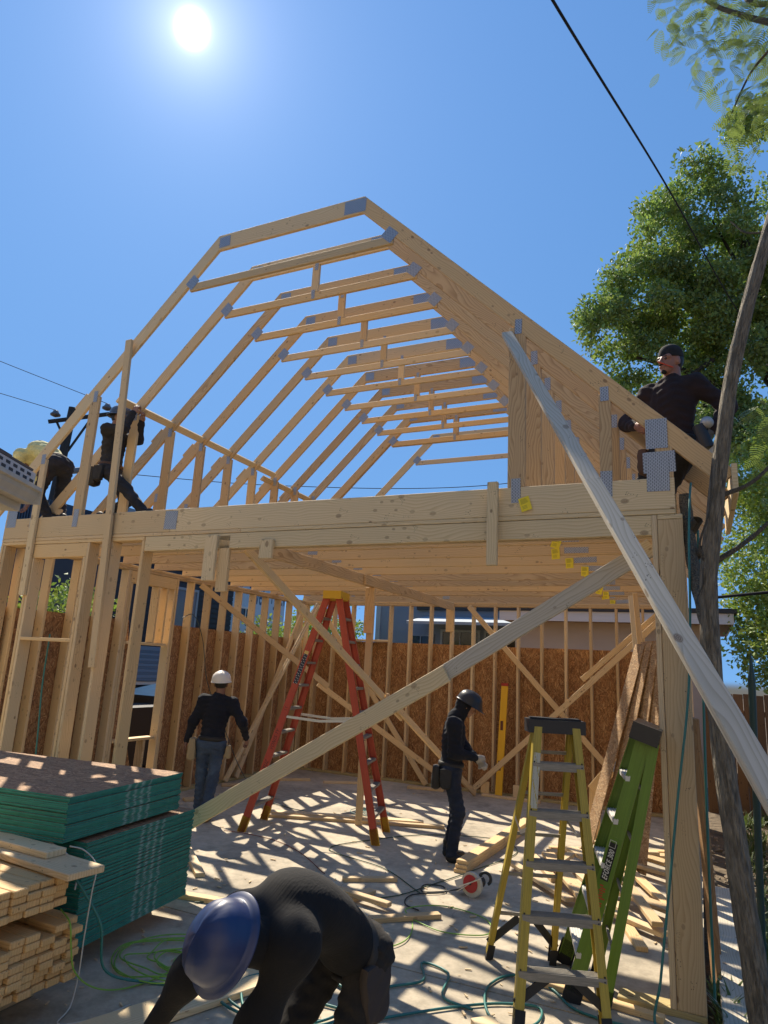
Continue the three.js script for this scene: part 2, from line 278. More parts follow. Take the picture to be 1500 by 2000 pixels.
// ---- back wall
{
  const w = wallPart('back wall frame sheathed to head height');
  for (let k = 0; k < 17; k++) { const x = 0.39 + 0.4065 * k; if (x > 7) break; timber(w, 'stud', x, x + st, 0.04, 3.124, DZ + 0.015, DZ + 0.155, M.spf); }
  timber(w, 'stud', 0.145, 0.183, 0.04, 3.124, DZ + 0.015, DZ + 0.155); timber(w, 'stud', 0.43, 0.468, 0.04, 3.124, DZ + 0.015, DZ + 0.155, M.orange);
  timber(w, 'top_plate', dp + 0.002, W, 3.126, 3.162, DZ + 0.015, DZ + 0.155, M.spf); timber(w, 'top_plate', dp + 0.002, 4.1, 3.164, 3.199, DZ + 0.015, DZ + 0.155); timber(w, 'top_plate', 4.102, W, 3.164, 3.199, DZ + 0.015, DZ + 0.155);
  timber(w, 'bottom_plate', dp + 0.002, W, 0, 0.039, DZ + 0.015, DZ + 0.156, M.treated);
  timber(w, 'sill', 1.24, 2.02, 2.44, 2.478, DZ + 0.015, DZ + 0.157, M.spf);
  for (let x = 0; x < W - 0.1; x += 1.22) { const x1 = Math.min(W, x + 1.22), g = new THREE.BoxGeometry(x1 - x - 0.004, 2.43, 0.012); worldUV(g, 0); add(w, 'sheathing_panel', g, M.osb, [(x + x1) / 2, 1.225 + rr(-0.004, 0.004), DZ + 0.006]); }
}
// ---- right wall, open studs
{
  const w = wallPart('right wall frame of open studs');
  for (let k = 0; k < 16; k++) timber(w, 'stud', W - dp, W - 0.001, 0.04, 3.124, -0.62 - 0.4065 * k, -0.582 - 0.4065 * k, M.spf);
  timber(w, 'top_plate', W - dp, W, 3.126, 3.162, DZ + 0.16, -0.2); timber(w, 'top_plate', W - dp, W, 3.164, 3.199, DZ + 0.16, -dp - 0.002); timber(w, 'bottom_plate', W - dp, W, 0, 0.039, DZ + 0.16, -0.2, M.treated);
}

// ---- roof trusses
const XC = W / 2, HA = 0.901, H2 = 6.545, CD = 0.14;
const outer = (x) => H2 - (Math.abs(x - XC) - HA);        // outer edge of the 45 degree chords
const tagMat = (() => { const t = texture(64, 96, (i, j) => { const line = (j > 52 && j < 86 && j % 6 < 2 && i > 8 && i < 56 - ((j * 7) % 20)) || (j > 14 && j < 40 && j % 9 < 2 && i > 10 && i < 40); return line ? [0.12, 0.1, 0.02] : [0.86, 0.66, 0.03]; }); return std(C(1, 1, 1), 0.7, { map: t, side: THREE.DoubleSide }); })();
function plateAt(tr, x, y, z, w, h, rot = 0) {
  if (w < 0.2 && h < 0.19) { w *= 0.84; h *= 0.84; } rot += rr(-0.04, 0.04);
  const g = new THREE.BoxGeometry(w, h, 0.0024), u = g.attributes.uv, o = rnd(); for (let i = 0; i < u.count; i++) u.setXY(i, u.getX(i) * w / 0.1 + o, u.getY(i) * h / 0.1 + o);
  const m = add(tr, 'connector_plate', g, M.galv, [x, y, z]); m.rotation.z = rot; return m;
}
function truss(zf, { post = true, front = false, splice } = {}) {
  const tr = sub(frame, 'roof_truss', front ? 'front roof truss with flat top and steep chords' : undefined), z = zf - st / 2, f = zf + 0.0024, q = CD / Math.SQRT2;
  const mat = front ? M.spf : (rnd() < 0.4 ? M.spf : M.syp);
  timber(tr, 'bottom_chord', 0.0, front ? 2.52 : 3.1, T + 0.001, T + CH, zf - st, zf, front ? M.spf : M.orange); timber(tr, 'bottom_chord', front ? 2.522 : 3.102, W, T + 0.001, T + CH, zf - st, zf, front ? M.pale : M.orange);
  plateAt(tr, front ? 2.52 : 3.1, T + 0.12, f, 0.16, front ? 0.19 : 0.12);
  const yb = T + CH + 0.001;
  board(tr, 'flat_chord', [XC - HA, H2 - 0.0925, z], [XC + HA, H2 - 0.0925, z], 0.184, st + 0.0012, [0, 1, 0], mat);
  for (const s of [-1, 1]) {
    const X = (d) => XC + s * d, m = s < 0 ? (front ? M.spf : mat) : M.syp;
    // sloping chord: centre line is CD/2 inside the outer edge
    const at = (d) => [X(d - q / 2), H2 - (d - HA) - q / 2, z];
    board(tr, 'top_chord', at(HA + 0.002), at(3.995), CD, st, [s, 1, 0], m);
    const kx = 2.445, kh = outer(X(kx)) - 1.414 * CD + 0.03; timber(tr, 'knee_stud', X(kx) - 0.07, X(kx) + 0.07, yb, kh, zf - st + 0.0006, zf - 0.0006, s > 0 ? M.syp : m);
    const hx = 3.13, hh = outer(X(hx)) - 1.414 * CD + 0.02; timber(tr, 'heel_stud', X(hx) - 0.0445, X(hx) + 0.0445, yb, hh, zf - st + 0.0006, zf - 0.0006, m);
    timber(tr, 'heel_block', X(3.535) - 0.06, X(3.535) + 0.06, yb, outer(X(3.535)) - 1.414 * CD - 0.01, zf - st + 0.0006, zf - 0.0006, m);
    if (s > 0) plateAt(tr, X(HA) - 0.1, H2 - 0.095, f, 0.24, 0.15, 0.0); else plateAt(tr, X(HA) + 0.09, H2 - 0.095, f, 0.17, 0.15, 0);
    plateAt(tr, X(1.20), 6.03, f, 0.17, 0.15, s * -0.78);
    plateAt(tr, X(kx) + 0.01, kh + 0.0, f, 0.07, 0.16); plateAt(tr, X(kx), T + CH - 0.03, f, 0.075, 0.2); plateAt(tr, X(hx), hh + 0.0, f, 0.075, 0.14); plateAt(tr, X(hx), T + CH - 0.02, f, 0.085, 0.2);
    if (front) { plateAt(tr, X(3.49), T + CH + 0.05, f, 0.155, 0.3); plateAt(tr, X(3.49), T + CH + 0.34, f + 0.003, 0.15, 0.23); if (s > 0) plateAt(tr, X(3.49) + 0.01, T + CH + 0.12, f - 0.0008, 0.22, 0.16); } else plateAt(tr, X(3.49), T + CH + 0.03, f, 0.13, 0.3);
    if (s < 0) board(tr, 'chord_stub', [X(2.58), outer(X(2.58)) + 0.012, z - 0.001], [X(2.74), outer(X(2.74)) + 0.012, z - 0.001], 0.05, st, [s, 1, 0], mat);
  }
  timber(tr, 'collar_tie', XC - 1.235, XC + 1.235, 5.93, 6.019, zf - st + 0.0004, zf - 0.0004, front ? M.spf : (rnd() < 0.5 ? M.spf : M.orange));
  if (post) { timber(tr, 'king_post', XC - 0.045, XC + 0.045, 6.021, H2 - 0.187, zf - st + 0.0006, zf - 0.0006, mat); plateAt(tr, XC - 0.01, 5.99, f, 0.05, 0.13); plateAt(tr, XC + 0.01, H2 - 0.2, f, 0.05, 0.13); }
  // yellow label tag hanging near the right knee stud
  const tm = new THREE.Mesh(new THREE.PlaneGeometry(0.085, 0.115, 2, 3), tagMat), tp = tm.geometry.attributes.position; for (let i = 0; i < tp.count; i++) tp.setZ(i, 0.012 * Math.pow(0.5 - tp.getY(i) / 0.115, 2));
  tm.name = 'yellow_tag'; tm.castShadow = true; tm.position.set(XC + 2.445 + rr(-0.05, 0.09), T + (front ? 0.09 : 0.015), zf + 0.008).sub(origin(tr)); tm.rotation.z = rr(-0.35, 0.3); tr.add(tm);
  if (!front) plateAt(tr, XC + 2.62, T + 0.05, f, 0.24, 0.06);
}
truss(0, { front: true, post: false });
for (let k = 1; k < 10; k++) truss(-0.61 * k);
truss(-0.61 * 9 - 0.042); truss(-0.61 * 11 + 0.03, { post: false });
// lateral runner across the left chords, fascia along the right tails
board(frame, 'lateral_runner', [1.18, 4.92, -0.3], [1.18, 4.92, -3.6], 0.089, st, [1, 1, 0], M.spf); board(frame, 'lateral_runner', [1.09, 4.83, -3.4], [1.09, 4.83, -6.6], 0.089, st, [1, 1, 0], M.spf);
board(frame, 'fascia_board', [7.578, 3.39, 0.03], [7.578, 3.39, -1.4], 0.22, st, [0, 1, 0], M.spf);
// ---- temporary braces
const brace = (p0, p1, w = 0.089, wd = [0, 1, 0], m = M.spf, label) => board(frame, 'brace', p0, p1, w, st, wd, m, label);
brace([1.632, 5.43, 0.062], [1.765, 1.83, 0.03], 0.089, [1, 0, 0], M.spf, 'long upright brace nailed over the front truss and wall');
brace([0.52, 3.60, 0.025], [0.535, 2.55, 0.022], 0.089, [1, 0, 0], M.pale);
brace([2.2, 0.04, -0.172], [5.45, 1.97, -0.172], 0.14, [0, 1, 0], M.pale, 'long diagonal brace across the door opening'); brace([5.15, 1.80, -0.212], [7.02, 2.97, -0.212], 0.13, [0, 1, 0], M.grey, 'upper diagonal brace across the door opening');
brace([3.25, 3.115, -0.17], [3.25, 3.115, -3.3], 0.14, [0, 1, 0], M.orange, 'beam under the ceiling chords'); brace([3.29, 3.115, -2.9], [3.29, 3.115, -6.52], 0.14, [0, 1, 0], M.orange);
timber(frame, 'prop_post', 3.205, 3.294, 0.0, 3.04, -3.235, -3.197, M.spf); timber(frame, 'scab_block', 3.18, 3.32, 2.42, 3.04, -3.194, -3.157, M.orange); timber(frame, 'scab_block', 3.17, 3.31, 2.66, 3.16, DZ + 0.16, DZ + 0.197, M.orange);
brace([3.33, 3.05, -0.2], [3.62, 1.33, -3.6], 0.089, [0, 1, 0]); brace([3.63, 1.62, -3.05], [3.85, 0.03, -6.28], 0.089, [0, 1, 0]);
brace([0.17, 3.10, -3.32], [1.75, 1.62, -4.85], 0.089); brace([1.62, 1.66, -4.74], [3.52, 0.03, -6.44], 0.089);
brace([0.52, 3.12, -6.40], [0.19, 0.03, -4.42], 0.089, [0, 1, 0]); brace([0.20, 3.10, -6.45], [0.16, 0.05, -4.75], 0.089, [0, 1, 0]); brace([0.56, 3.08, -6.36], [0.23, 0.05, -4.36], 0.04, [0, 1, 0], M.pale);
brace([0.50, 3.10, -6.50], [2.90, 0.03, -6.50], 0.089); brace([3.60, 3.12, -6.50], [6.10, 0.45, -6.50], 0.089); brace([3.75, 0.05, -6.43], [7.00, 3.10, -6.0], 0.089); brace([5.6, 1.95, -6.20], [6.9, 3.12, -6.1], 0.089);
// ================================================================ ladders
const onto = (m, p0, p1, wdir, parent) => {      // length axis x from p0 to p1, y towards wdir
  const A = V(...p0), B = V(...p1), x = B.clone().sub(A).normalize(), y = V(...wdir); y.addScaledVector(x, -y.dot(x)).normalize();
  m.quaternion.setFromRotationMatrix(new THREE.Matrix4().makeBasis(x, y, x.clone().cross(y))); m.position.copy(A.add(B).multiplyScalar(0.5)).sub(origin(parent)); m.castShadow = m.receiveShadow = true; parent.add(m); return m;
};
function channelGeo(L, w, f, t = 0.006) {         // C section: web in xy, flanges towards +z
  const a = new THREE.BoxGeometry(L, w, t), b = new THREE.BoxGeometry(L, t, f - t), c = b.clone(); a.translate(0, 0, 0); b.translate(0, w / 2 - t / 2, f / 2); c.translate(0, -w / 2 + t / 2, f / 2);
  return mergeGeometries([a, b, c]);
}
const dist = (a, b) => V(...a).distanceTo(V(...b)), lerp = (a, b, t) => a.map((v, k) => v + (b[k] - v) * t);
function rail(parent, p0, p1, inward, w, f, mat, name = 'rail') {    // web normal along -inward
  const x = V(...p1).sub(V(...p0)).normalize(), n = V(...inward).normalize(), y = n.clone().cross(x).normalize();
  const m = new THREE.Mesh(channelGeo(dist(p0, p1), w, f), mat); m.name = name; return onto(m, p0, p1, y.toArray(), parent);
}
function tread(parent, p0, p1, d, h, depthDir, mat, name = 'step') {
  const g = new THREE.BoxGeometry(dist(p0, p1), d, h), r = []; for (let k = -2; k <= 2; k++) { const q = new THREE.BoxGeometry(dist(p0, p1), 0.006, 0.004); q.translate(0, k * d / 5.2, h / 2 + 0.002); r.push(q); }
  const m = new THREE.Mesh(mergeGeometries([g, ...r]), mat); m.name = name;
  const x = V(...p1).sub(V(...p0)).normalize(); const A = V(...p0), B = V(...p1), y = V(0, 1, 0).cross(x).normalize(); 
  m.quaternion.setFromRotationMatrix(new THREE.Matrix4().makeBasis(x, y, x.clone().cross(y).y > 0 ? x.clone().cross(y) : x.clone().cross(y))); m.position.copy(A.add(B).multiplyScalar(0.5)).sub(origin(parent)); m.castShadow = m.receiveShadow = true; parent.add(m); return m;
}
const wearTex = (r, g, b, seed, amt = 0.35) => { const n = noise2(seed); return texture(256, 256, (i, j) => { const a = fbm(n, i / 32, j / 8, 8, 32, 4), s = n(i / 3, j / 3, 85, 85) > 0.86 && a > 0.5 ? 1.35 : 1, k = (1 - amt / 2 + amt * (a - 0.2)) * s; return [r * k, g * k, b * k]; }); };
const redFg = std(C(1, 1, 1), 0.5, { map: wearTex(0.46, 0.065, 0.03, 51, 0.5) }), yelFg = std(C(1, 1, 1), 0.5, { map: wearTex(0.50, 0.36, 0.045, 52, 0.8) }), greFg = std(C(1, 1, 1), 0.42, { map: wearTex(0.145, 0.25, 0.022, 53, 0.45) }), yelCap = std(C(0.62, 0.37, 0.02), 0.6), dullAlu = std(C(1, 1, 1), 0.6, { metalness: 0.35, map: wearTex(0.34, 0.31, 0.255, 54, 0.9) });
function decal(parent, name, w, h, draw, p, x, y) { // print on a thin sheet just proud of a face; x along the text, y up
  const c = document.createElement('canvas'); c.width = 512; c.height = Math.round(512 * h / w); const q = c.getContext('2d'); draw(q, c.width, c.height);
  const t = new THREE.CanvasTexture(c); t.colorSpace = THREE.SRGBColorSpace; const g = new THREE.BoxGeometry(w, h, 0.001), m = new THREE.Mesh(g, std(C(1, 1, 1), 0.55, { map: t })); m.name = name;
  const X = V(...x).normalize(), Y = V(...y); Y.addScaledVector(X, -Y.dot(X)).normalize(); m.quaternion.setFromRotationMatrix(new THREE.Matrix4().makeBasis(X, Y, X.clone().cross(Y))); m.position.set(...p).sub(origin(parent)); m.receiveShadow = true; parent.add(m); return m;
}
// ---- tall red double-sided step ladder
{
  const o = thing('step_ladder', 'tall red fibreglass step ladder with yellow cap and feet, standing open', 'ladder', [2.99, 0, -2.58]);
  const F = [[2.283, 0, -2.034], [2.142, 0, -2.723]], G = [[3.85, 0, -2.455], [3.686, 0, -3.125]], top = [3.06, 2.84, -2.57], dir = [-0.2, 0, -0.98];
  const tp = (side, s) => [top[0] + side * 0.07 + dir[0] * s * 0.15, 2.84, top[2] - side * 0.02 + dir[2] * s * 0.15];
  const TF = [tp(-1, -1), tp(-1, 1)], TG = [tp(1, -1), tp(1, 1)];
  [[F, TF], [G, TG]].forEach(([f, t], side) => {
    f.forEach((q, i) => {
      const inw = lerp(f[1 - i], f[i], 1).map((v, k) => f[1 - i][k] - v);
      rail(o, q, t[i], inw, 0.085, 0.032, redFg);
      const b = rail(o, lerp(q, t[i], -0.002), lerp(q, t[i], 0.06), inw, 0.094, 0.04, yelCap, 'foot');
    });
    for (let k = 1; k <= 9; k++) { const u = k * 0.1; tread(o, lerp(f[0], t[0], u), lerp(f[1], t[1], u), 0.076, 0.026, [1, 0, 0], dullAlu); }
  });
  const cap = new THREE.Mesh(new THREE.BoxGeometry(0.24, 0.10, 0.40), yelCap); cap.name = 'top_cap'; cap.rotation.y = 0.2; cap.position.set(top[0], 2.85, top[2]).sub(o.position); cap.castShadow = true; o.add(cap);
  for (let i = 0; i < 2; i++) { const a = lerp(F[i], TF[i], 0.47), b = lerp(G[i], TG[i], 0.47), m = lerp(a, b, 0.5); m[1] -= 0.03; for (const [p, q] of [[a, m], [m, b]]) onto(Object.assign(new THREE.Mesh(new THREE.BoxGeometry(dist(p, q), 0.03, 0.004), M.alu), { name: 'spreader_bar' }), p, q, [0, 1, 0], o); }
  // writing on the outer face of the front rail
  const x = V(...TF[0]).sub(V(...F[0])).normalize(), nrm = V(0.2, 0, 0.98), up = nrm.clone().cross(x);
  const at = (u) => V(...lerp(F[0], TF[0], u)).addScaledVector(nrm, 0.0045).toArray();
  const red = '#b04330';
  decal(o, 'handwriting', 1.0, 0.06, (q, w, h) => { q.fillStyle = red; q.fillRect(0, 0, w, h); q.fillStyle = '#1c1210'; q.font = `italic ${h * 0.98}px sans-serif`; q.textBaseline = 'middle'; q.fillText('CRUZ', 12, h * 0.52); q.fillText('YONIS TY', 150, h * 0.52); q.font = `${h * 0.7}px sans-serif`; q.fillText('I T', 400, h * 0.52); }, at(0.40), x.toArray(), up.toArray());
  decal(o, 'label_sticker', 0.42, 0.056, (q, w, h) => { q.fillStyle = '#20263a'; q.fillRect(0, 0, w, h); q.fillStyle = '#c9c6bd'; for (let i = 0; i < 40; i++) q.fillRect((i * 37) % w, (i * 23) % h, 9, 11); q.fillStyle = '#cfae6a'; q.fillRect(w - 50, 0, 50, h); }, at(0.68), x.toArray(), up.toArray());
}
// ---- yellow step ladder
{
  const o = thing('step_ladder', 'weathered yellow step ladder with black top cap and grey steps, standing open', 'ladder', [6.26, 0, 0.14]);
  const F = [[6.215, 0, 0.66], [6.735, 0, 0.47]], B = [[5.80, 0, -0.19], [6.26, 0, -0.365]], c = [6.375, 1.66, 0.215], e = V(0.92, 0, -0.39), n = V(0.39, 0, 0.92);
  const tp = (s, d) => [c[0] + e.x * s + n.x * d, c[1], c[2] + e.z * s + n.z * d], TF = [tp(-0.148, 0.045), tp(0.148, 0.045)], TB = [tp(-0.135, -0.05), tp(0.135, -0.05)];
  F.forEach((q, i) => { const inw = [e.x * (i ? -1 : 1), 0, e.z * (i ? -1 : 1)]; rail(o, lerp(q, TF[i], 0.03), TF[i], inw, 0.078, 0.052, yelFg); rail(o, q, lerp(q, TF[i], 0.06), inw, 0.086, 0.06, M.rubber, 'foot'); });
  B.forEach((q, i) => { const inw = [e.x * (i ? -1 : 1), 0, e.z * (i ? -1 : 1)]; rail(o, lerp(q, TB[i], 0.03), TB[i], inw, 0.05, 0.038, yelFg, 'rear_rail'); rail(o, q, lerp(q, TB[i], 0.07), inw, 0.06, 0.05, M.rubber, 'foot'); });
  for (let k = 1; k <= 5; k++) { const u = k * 0.172; const w = 0.082; const a = lerp(F[0], TF[0], u), b = lerp(F[1], TF[1], u); tread(o, a, b, w, 0.012, n.toArray(), dullAlu); const lip = new THREE.Mesh(new THREE.BoxGeometry(dist(a, b), 0.045, 0.004), dullAlu); lip.name = 'step_lip'; onto(lip, a.map((v, i) => v + [n.x, 0, n.z][i] * 0.042 - (i === 1 ? 0.018 : 0)), b.map((v, i) => v + [n.x, 0, n.z][i] * 0.042 - (i === 1 ? 0.018 : 0)), [0, 1, 0], o); }
  for (let k = 1; k <= 5; k++) { const u = k * 0.172 + 0.03, a = lerp(B[0], TB[0], u), b = lerp(B[1], TB[1], u); onto(Object.assign(new THREE.Mesh(new THREE.BoxGeometry(dist(a, b), 0.022, 0.014), dullAlu), { name: 'rear_bar' }), a, b, [0, 1, 0], o); }
  for (const [P, Q, u] of [[F, TF, 0.172], [B, TB, 0.20]]) for (const i of [0, 1]) { const a = lerp(P[i], Q[i], 0.07), m = lerp(lerp(P[0], Q[0], u), lerp(P[1], Q[1], u), i ? 0.62 : 0.38); m[1] -= 0.02; onto(Object.assign(new THREE.Mesh(new THREE.BoxGeometry(dist(a, m), 0.05, 0.012), M.black), { name: 'knee_brace' }), a, m, [0, 1, 0], o); }
  for (const i of [0, 1]) { const a = lerp(F[i], TF[i], 0.62), b = lerp(B[i], TB[i], 0.62), m = lerp(a, b, 0.5); m[1] -= 0.06; for (const [p, q] of [[a, m], [m, b]]) onto(Object.assign(new THREE.Mesh(new THREE.BoxGeometry(dist(p, q), 0.024, 0.004), M.steel), { name: 'spreader_bar' }), p, q, [0, 1, 0], o); }
  const cap = new THREE.Mesh(new THREE.BoxGeometry(0.38, 0.085, 0.17), M.black); cap.name = 'top_cap'; cap.rotation.y = Math.atan2(0.39, 0.92); cap.position.set(...c).sub(o.position); cap.castShadow = true; o.add(cap);
  const rv = []; for (let k = 1; k <= 5; k++) for (const i of [0, 1]) for (const dy of [-0.012, 0.012]) { const p = V(...lerp(F[i], TF[i], k * 0.172)).addScaledVector(n, 0.04).addScaledVector(e, i ? -0.012 : 0.012); rv.push(rod([p.x, p.y + dy, p.z], [p.x + n.x * 0.004, p.y + dy, p.z + n.z * 0.004], 0.006, 0.005, 8)); } 
  const rm = add(o, 'rivets', mergeGeometries(rv), M.black, [0, 0, 0]); rm.userData.kind = 'stuff';
  { const x = V(...TF[0]).sub(V(...F[0])).normalize(), p = V(...lerp(F[0], TF[0], 0.80)).addScaledVector(n, 0.0405).addScaledVector(e, 0.026); decal(o, 'worn_sticker', 0.34, 0.044, (q, w, h) => { q.fillStyle = '#b9b39c'; q.fillRect(0, 0, w, h); q.fillStyle = '#8f8a78'; for (let k = 0; k < 90; k++) q.fillRect((k * 61) % w, (k * 29) % h, 14, 3); q.fillStyle = '#a98f2c'; for (let k = 0; k < 24; k++) q.fillRect((k * 97) % w, (k * 41) % h, 22, 7); }, p.toArray(), x.toArray(), n.clone().cross(x).toArray()); }
  const lip = new THREE.Mesh(new THREE.BoxGeometry(0.33, 0.012, 0.12), M.rubber); lip.name = 'cap_tray'; lip.rotation.y = cap.rotation.y; lip.position.set(c[0], c[1] + 0.048, c[2]).sub(o.position); o.add(lip);
}
// ---- green folded step ladder leaning on the post
{
  const o = thing('step_ladder', 'folded green step ladder with black cap leaning against the door post', 'ladder', [6.5, 0, 0]);
  const F = [[6.455, 0, 0.165], [6.31, 0, -0.40]], TF = [[6.935, 1.62, 0.095], [6.875, 1.62, -0.22]], B = [[6.66, 0, 0.20], [6.54, 0, -0.36]], TB = [[7.0, 1.60, 0.11], [6.95, 1.60, -0.20]];
  F.forEach((q, i) => { rail(o, lerp(q, TF[i], 0.04), TF[i], [0, 0, i ? 1 : -1], 0.092, 0.034, greFg); rail(o, q, lerp(q, TF[i], 0.10), [0, 0, i ? 1 : -1], 0.115, 0.045, M.rubber, 'foot'); });
  B.forEach((q, i) => { rail(o, lerp(q, TB[i], 0.04), TB[i], [0, 0, i ? 1 : -1], 0.062, 0.03, greFg, 'rear_rail'); rail(o, q, lerp(q, TB[i], 0.08), [0, 0, i ? 1 : -1], 0.07, 0.04, M.rubber, 'foot'); });
  const white = std(C(0.62, 0.6, 0.55), 0.5, { metalness: 0.3 });
  for (let k = 1; k <= 5; k++) { const u = k * 0.168; const s = tread(o, lerp(F[0], TF[0], u), lerp(F[1], TF[1], u), 0.09, 0.03, [1, 0, 0], white); }
  for (let k = 1; k <= 4; k++) { const u = k * 0.2; onto(Object.assign(new THREE.Mesh(new THREE.BoxGeometry(dist(lerp(B[0], TB[0], u), lerp(B[1], TB[1], u)), 0.024, 0.014), dullAlu), { name: 'rear_bar' }), lerp(B[0], TB[0], u), lerp(B[1], TB[1], u), [0, 1, 0], o); }
  const cap = new THREE.Mesh(new THREE.BoxGeometry(0.18, 0.11, 0.42), std(C(0.02, 0.02, 0.022), 0.3)); cap.name = 'top_cap'; cap.rotation.z = -0.3; cap.position.set(6.95, 1.655, -0.025).sub(o.position); cap.castShadow = true; o.add(cap);
  const x = V(...TF[0]).sub(V(...F[0])).normalize(), nrm = V(0, 0, 1), up = nrm.clone().cross(x), at = (u) => V(...lerp(F[0], TF[0], u)).addScaledVector(nrm, 0.0045).toArray();
  decal(o, 'printed_label', 0.52, 0.075, (q, w, h) => { q.fillStyle = '#5d7d1f'; q.fillRect(0, 0, w, h); q.fillStyle = '#161713'; q.fillRect(w * 0.47, h * 0.12, w * 0.46, h * 0.66); q.fillStyle = '#d8d4c8'; q.font = `bold italic ${h * 0.6}px sans-serif`; q.textBaseline = 'middle'; q.fillText('EFORCE 300', w * 0.48, h * 0.46, w * 0.36); q.strokeStyle = '#d8d4c8'; q.lineWidth = 3; q.strokeRect(w * 0.87, h * 0.12, w * 0.08, h * 0.5); q.fillStyle = '#b5361f'; for (let i = 0; i < 13; i++) q.fillRect(w * (0.05 + i * 0.029), h * (0.25 + 0.1 * (i % 2)), 8, h * (0.3 + 0.12 * ((i * 5) % 3))); }, at(0.46), x.toArray(), up.toArray());
}

// ================================================================ green-edged sheet stacks
const greenEdge = std(C(1, 1, 1), 0.78, { map: texture(256, 64, (i, j) => { const a = fbm(n1, i / 16, j / 16, 16, 4, 3), k = 0.7 + 0.6 * a; return [0.025 * k, 0.225 * k, 0.175 * k]; }) });
const greenPrint = std(C(1, 1, 1), 0.78, { map: texture(512, 64, (i, j) => { const a = fbm(n1, i / 16, j / 16, 32, 4, 3), k = 0.7 + 0.6 * a, u = i / 512; let s = 0; for (const c of [0.47, 0.535, 0.6, 0.665]) s = Math.max(s, 1 - Math.abs(u - c + (a - 0.5) * 0.03) / 0.02); const m = Math.max(0, Math.min(0.75, s * 0.9 * (0.3 + a))); return [0.022 * k + 0.3 * m, 0.20 * k + 0.24 * m, 0.155 * k + 0.25 * m]; }) });
function sheetStack(label, corner, turn, n, y0, jit, group) {   // corner: the near right corner (x, z); sheets 2.44 along -x and 1.22 along -z
  const o = thing('panel_stack', label, 'panel stack', [corner[0], y0, corner[1]], group); o.rotation.y = turn; const th = 0.0113;
  for (let k = 0; k < n; k++) {
    const g = new THREE.BoxGeometry(2.44, th - 0.0006, 1.22), p = g.attributes.position, u = g.attributes.uv, nn = g.attributes.normal, a = rnd();
    for (let i = 0; i < u.count; i++) { if (Math.abs(nn.getY(i)) > 0.5) u.setXY(i, p.getX(i) / 1.2, p.getZ(i) / 1.2); else if (Math.abs(nn.getX(i)) > 0.5) u.setXY(i, 1 - (p.getZ(i) + 0.61) / 1.22, a + (p.getY(i) > 0 ? 0.14 : 0)); else u.setXY(i, p.getX(i) / 1.2 + a, a); }
    const m = new THREE.Mesh(g, [greenPrint, greenEdge, M.subfloor, M.subfloor, greenEdge, greenEdge]); m.name = 'panel'; m.castShadow = m.receiveShadow = true;
    m.position.set(-1.22 + rr(-jit, jit), th * (k + 0.5), -0.61 + rr(-jit, jit)); m.rotation.y = rr(-0.002, 0.002); o.add(m);
  }
  return o;
}
const gl = 'green-edged panels stacked in front of the frame';
sheetStack('taller lower stack of green-edged wood panels, resting on sleepers', [3.625, 1.55], 0.115, 56, 0.145, 0.006, gl);
sheetStack('thinner upper stack of green-edged wood panels, patched with sunlight on top', [3.60, 1.72], 0.115, 24, 0.805, 0.009, gl);
for (const [x, y] of [[3.30, 0.0], [1.9, 0.0]]) tag(board(null, '', [x - 0.13, y + 0.07, 0.40], [x, y + 0.07, 1.50], 0.089, 0.14, [1, 0, 0], M.spf), 'sleeper', 'timber sleeper under the taller stack of green-edged panels', 'sleeper', 'sleepers under the panels');
for (const x of [2.95, 2.0]) tag(board(null, '', [x - 0.12, 0.791, 0.5], [x, 0.791, 1.5], 0.07, 0.02, [1, 0, 0], M.spf), 'spacer_stick', 'thin spacer stick between the two green-edged panel stacks', 'spacer', 'spacers between the stacks');

// ================================================================ bundles of cut studs in front
function bundle(x1, z0, y0, cols, rows, label, group, jx, skip = () => false) {
  for (let r = 0; r < rows; r++) for (let c = 0; c < cols; c++) {
    if (skip(r, c)) continue;
    const z = z0 + 0.0455 + c * 0.0925 + rr(-0.003, 0.003), y = y0 + 0.019 + r * 0.0392, e = x1 + rr(-jx, jx), L = 2.33;
    tag(board(null, '', [e - L, y, z + rr(-0.01, 0.01)], [e, y, z], 0.088, 0.037, [0, 0, 1], M.stud, null, 0.005), 'stud_length', label, 'lumber', group);
  }
}
bundle(3.93, 1.80, 0.165, 9, 8, 'cut stud lying in the lower bundle beside the green-edged panels', 'lower bundle of cut studs', 0.035, (r, c) => r === 7 && (c === 2 || c === 5));
bundle(3.93, 1.92, 0.575, 7, 4, 'cut stud lying in the upper bundle beside the green-edged panels', 'upper bundle of cut studs', 0.02);
for (const [x, z0, z1] of [[3.6, 1.8, 2.62], [2.2, 1.8, 2.62]]) { tag(board(null, '', [x, 0.082, z0], [x, 0.082, z1], 0.089, 0.16, [1, 0, 0], M.spf), 'sleeper', 'timber sleeper under the lower bundle of cut studs', 'sleeper', 'sleepers under the studs'); tag(board(null, '', [x - 0.1, 0.5265, z0], [x - 0.1, 0.5265, z1], 0.089, 0.09, [1, 0, 0], M.spf), 'spacer_block', 'timber spacer between the two bundles of cut studs', 'spacer', 'spacers between the stud bundles'); }
tag(board(null, '', [1.9, 0.757, 1.72], [4.06, 0.757, 1.93], 0.24, 0.037, [0, 0, 1], M.spf), 'plank', 'wide plank lying on top of the upper bundle of cut studs', 'plank');
tag(board(null, '', [1.7, 0.795, 1.78], [3.72, 0.795, 1.86], 0.14, 0.037, [0, 0, 1], M.pale), 'plank', 'narrower plank lying on the wide plank above the stud bundles', 'plank');
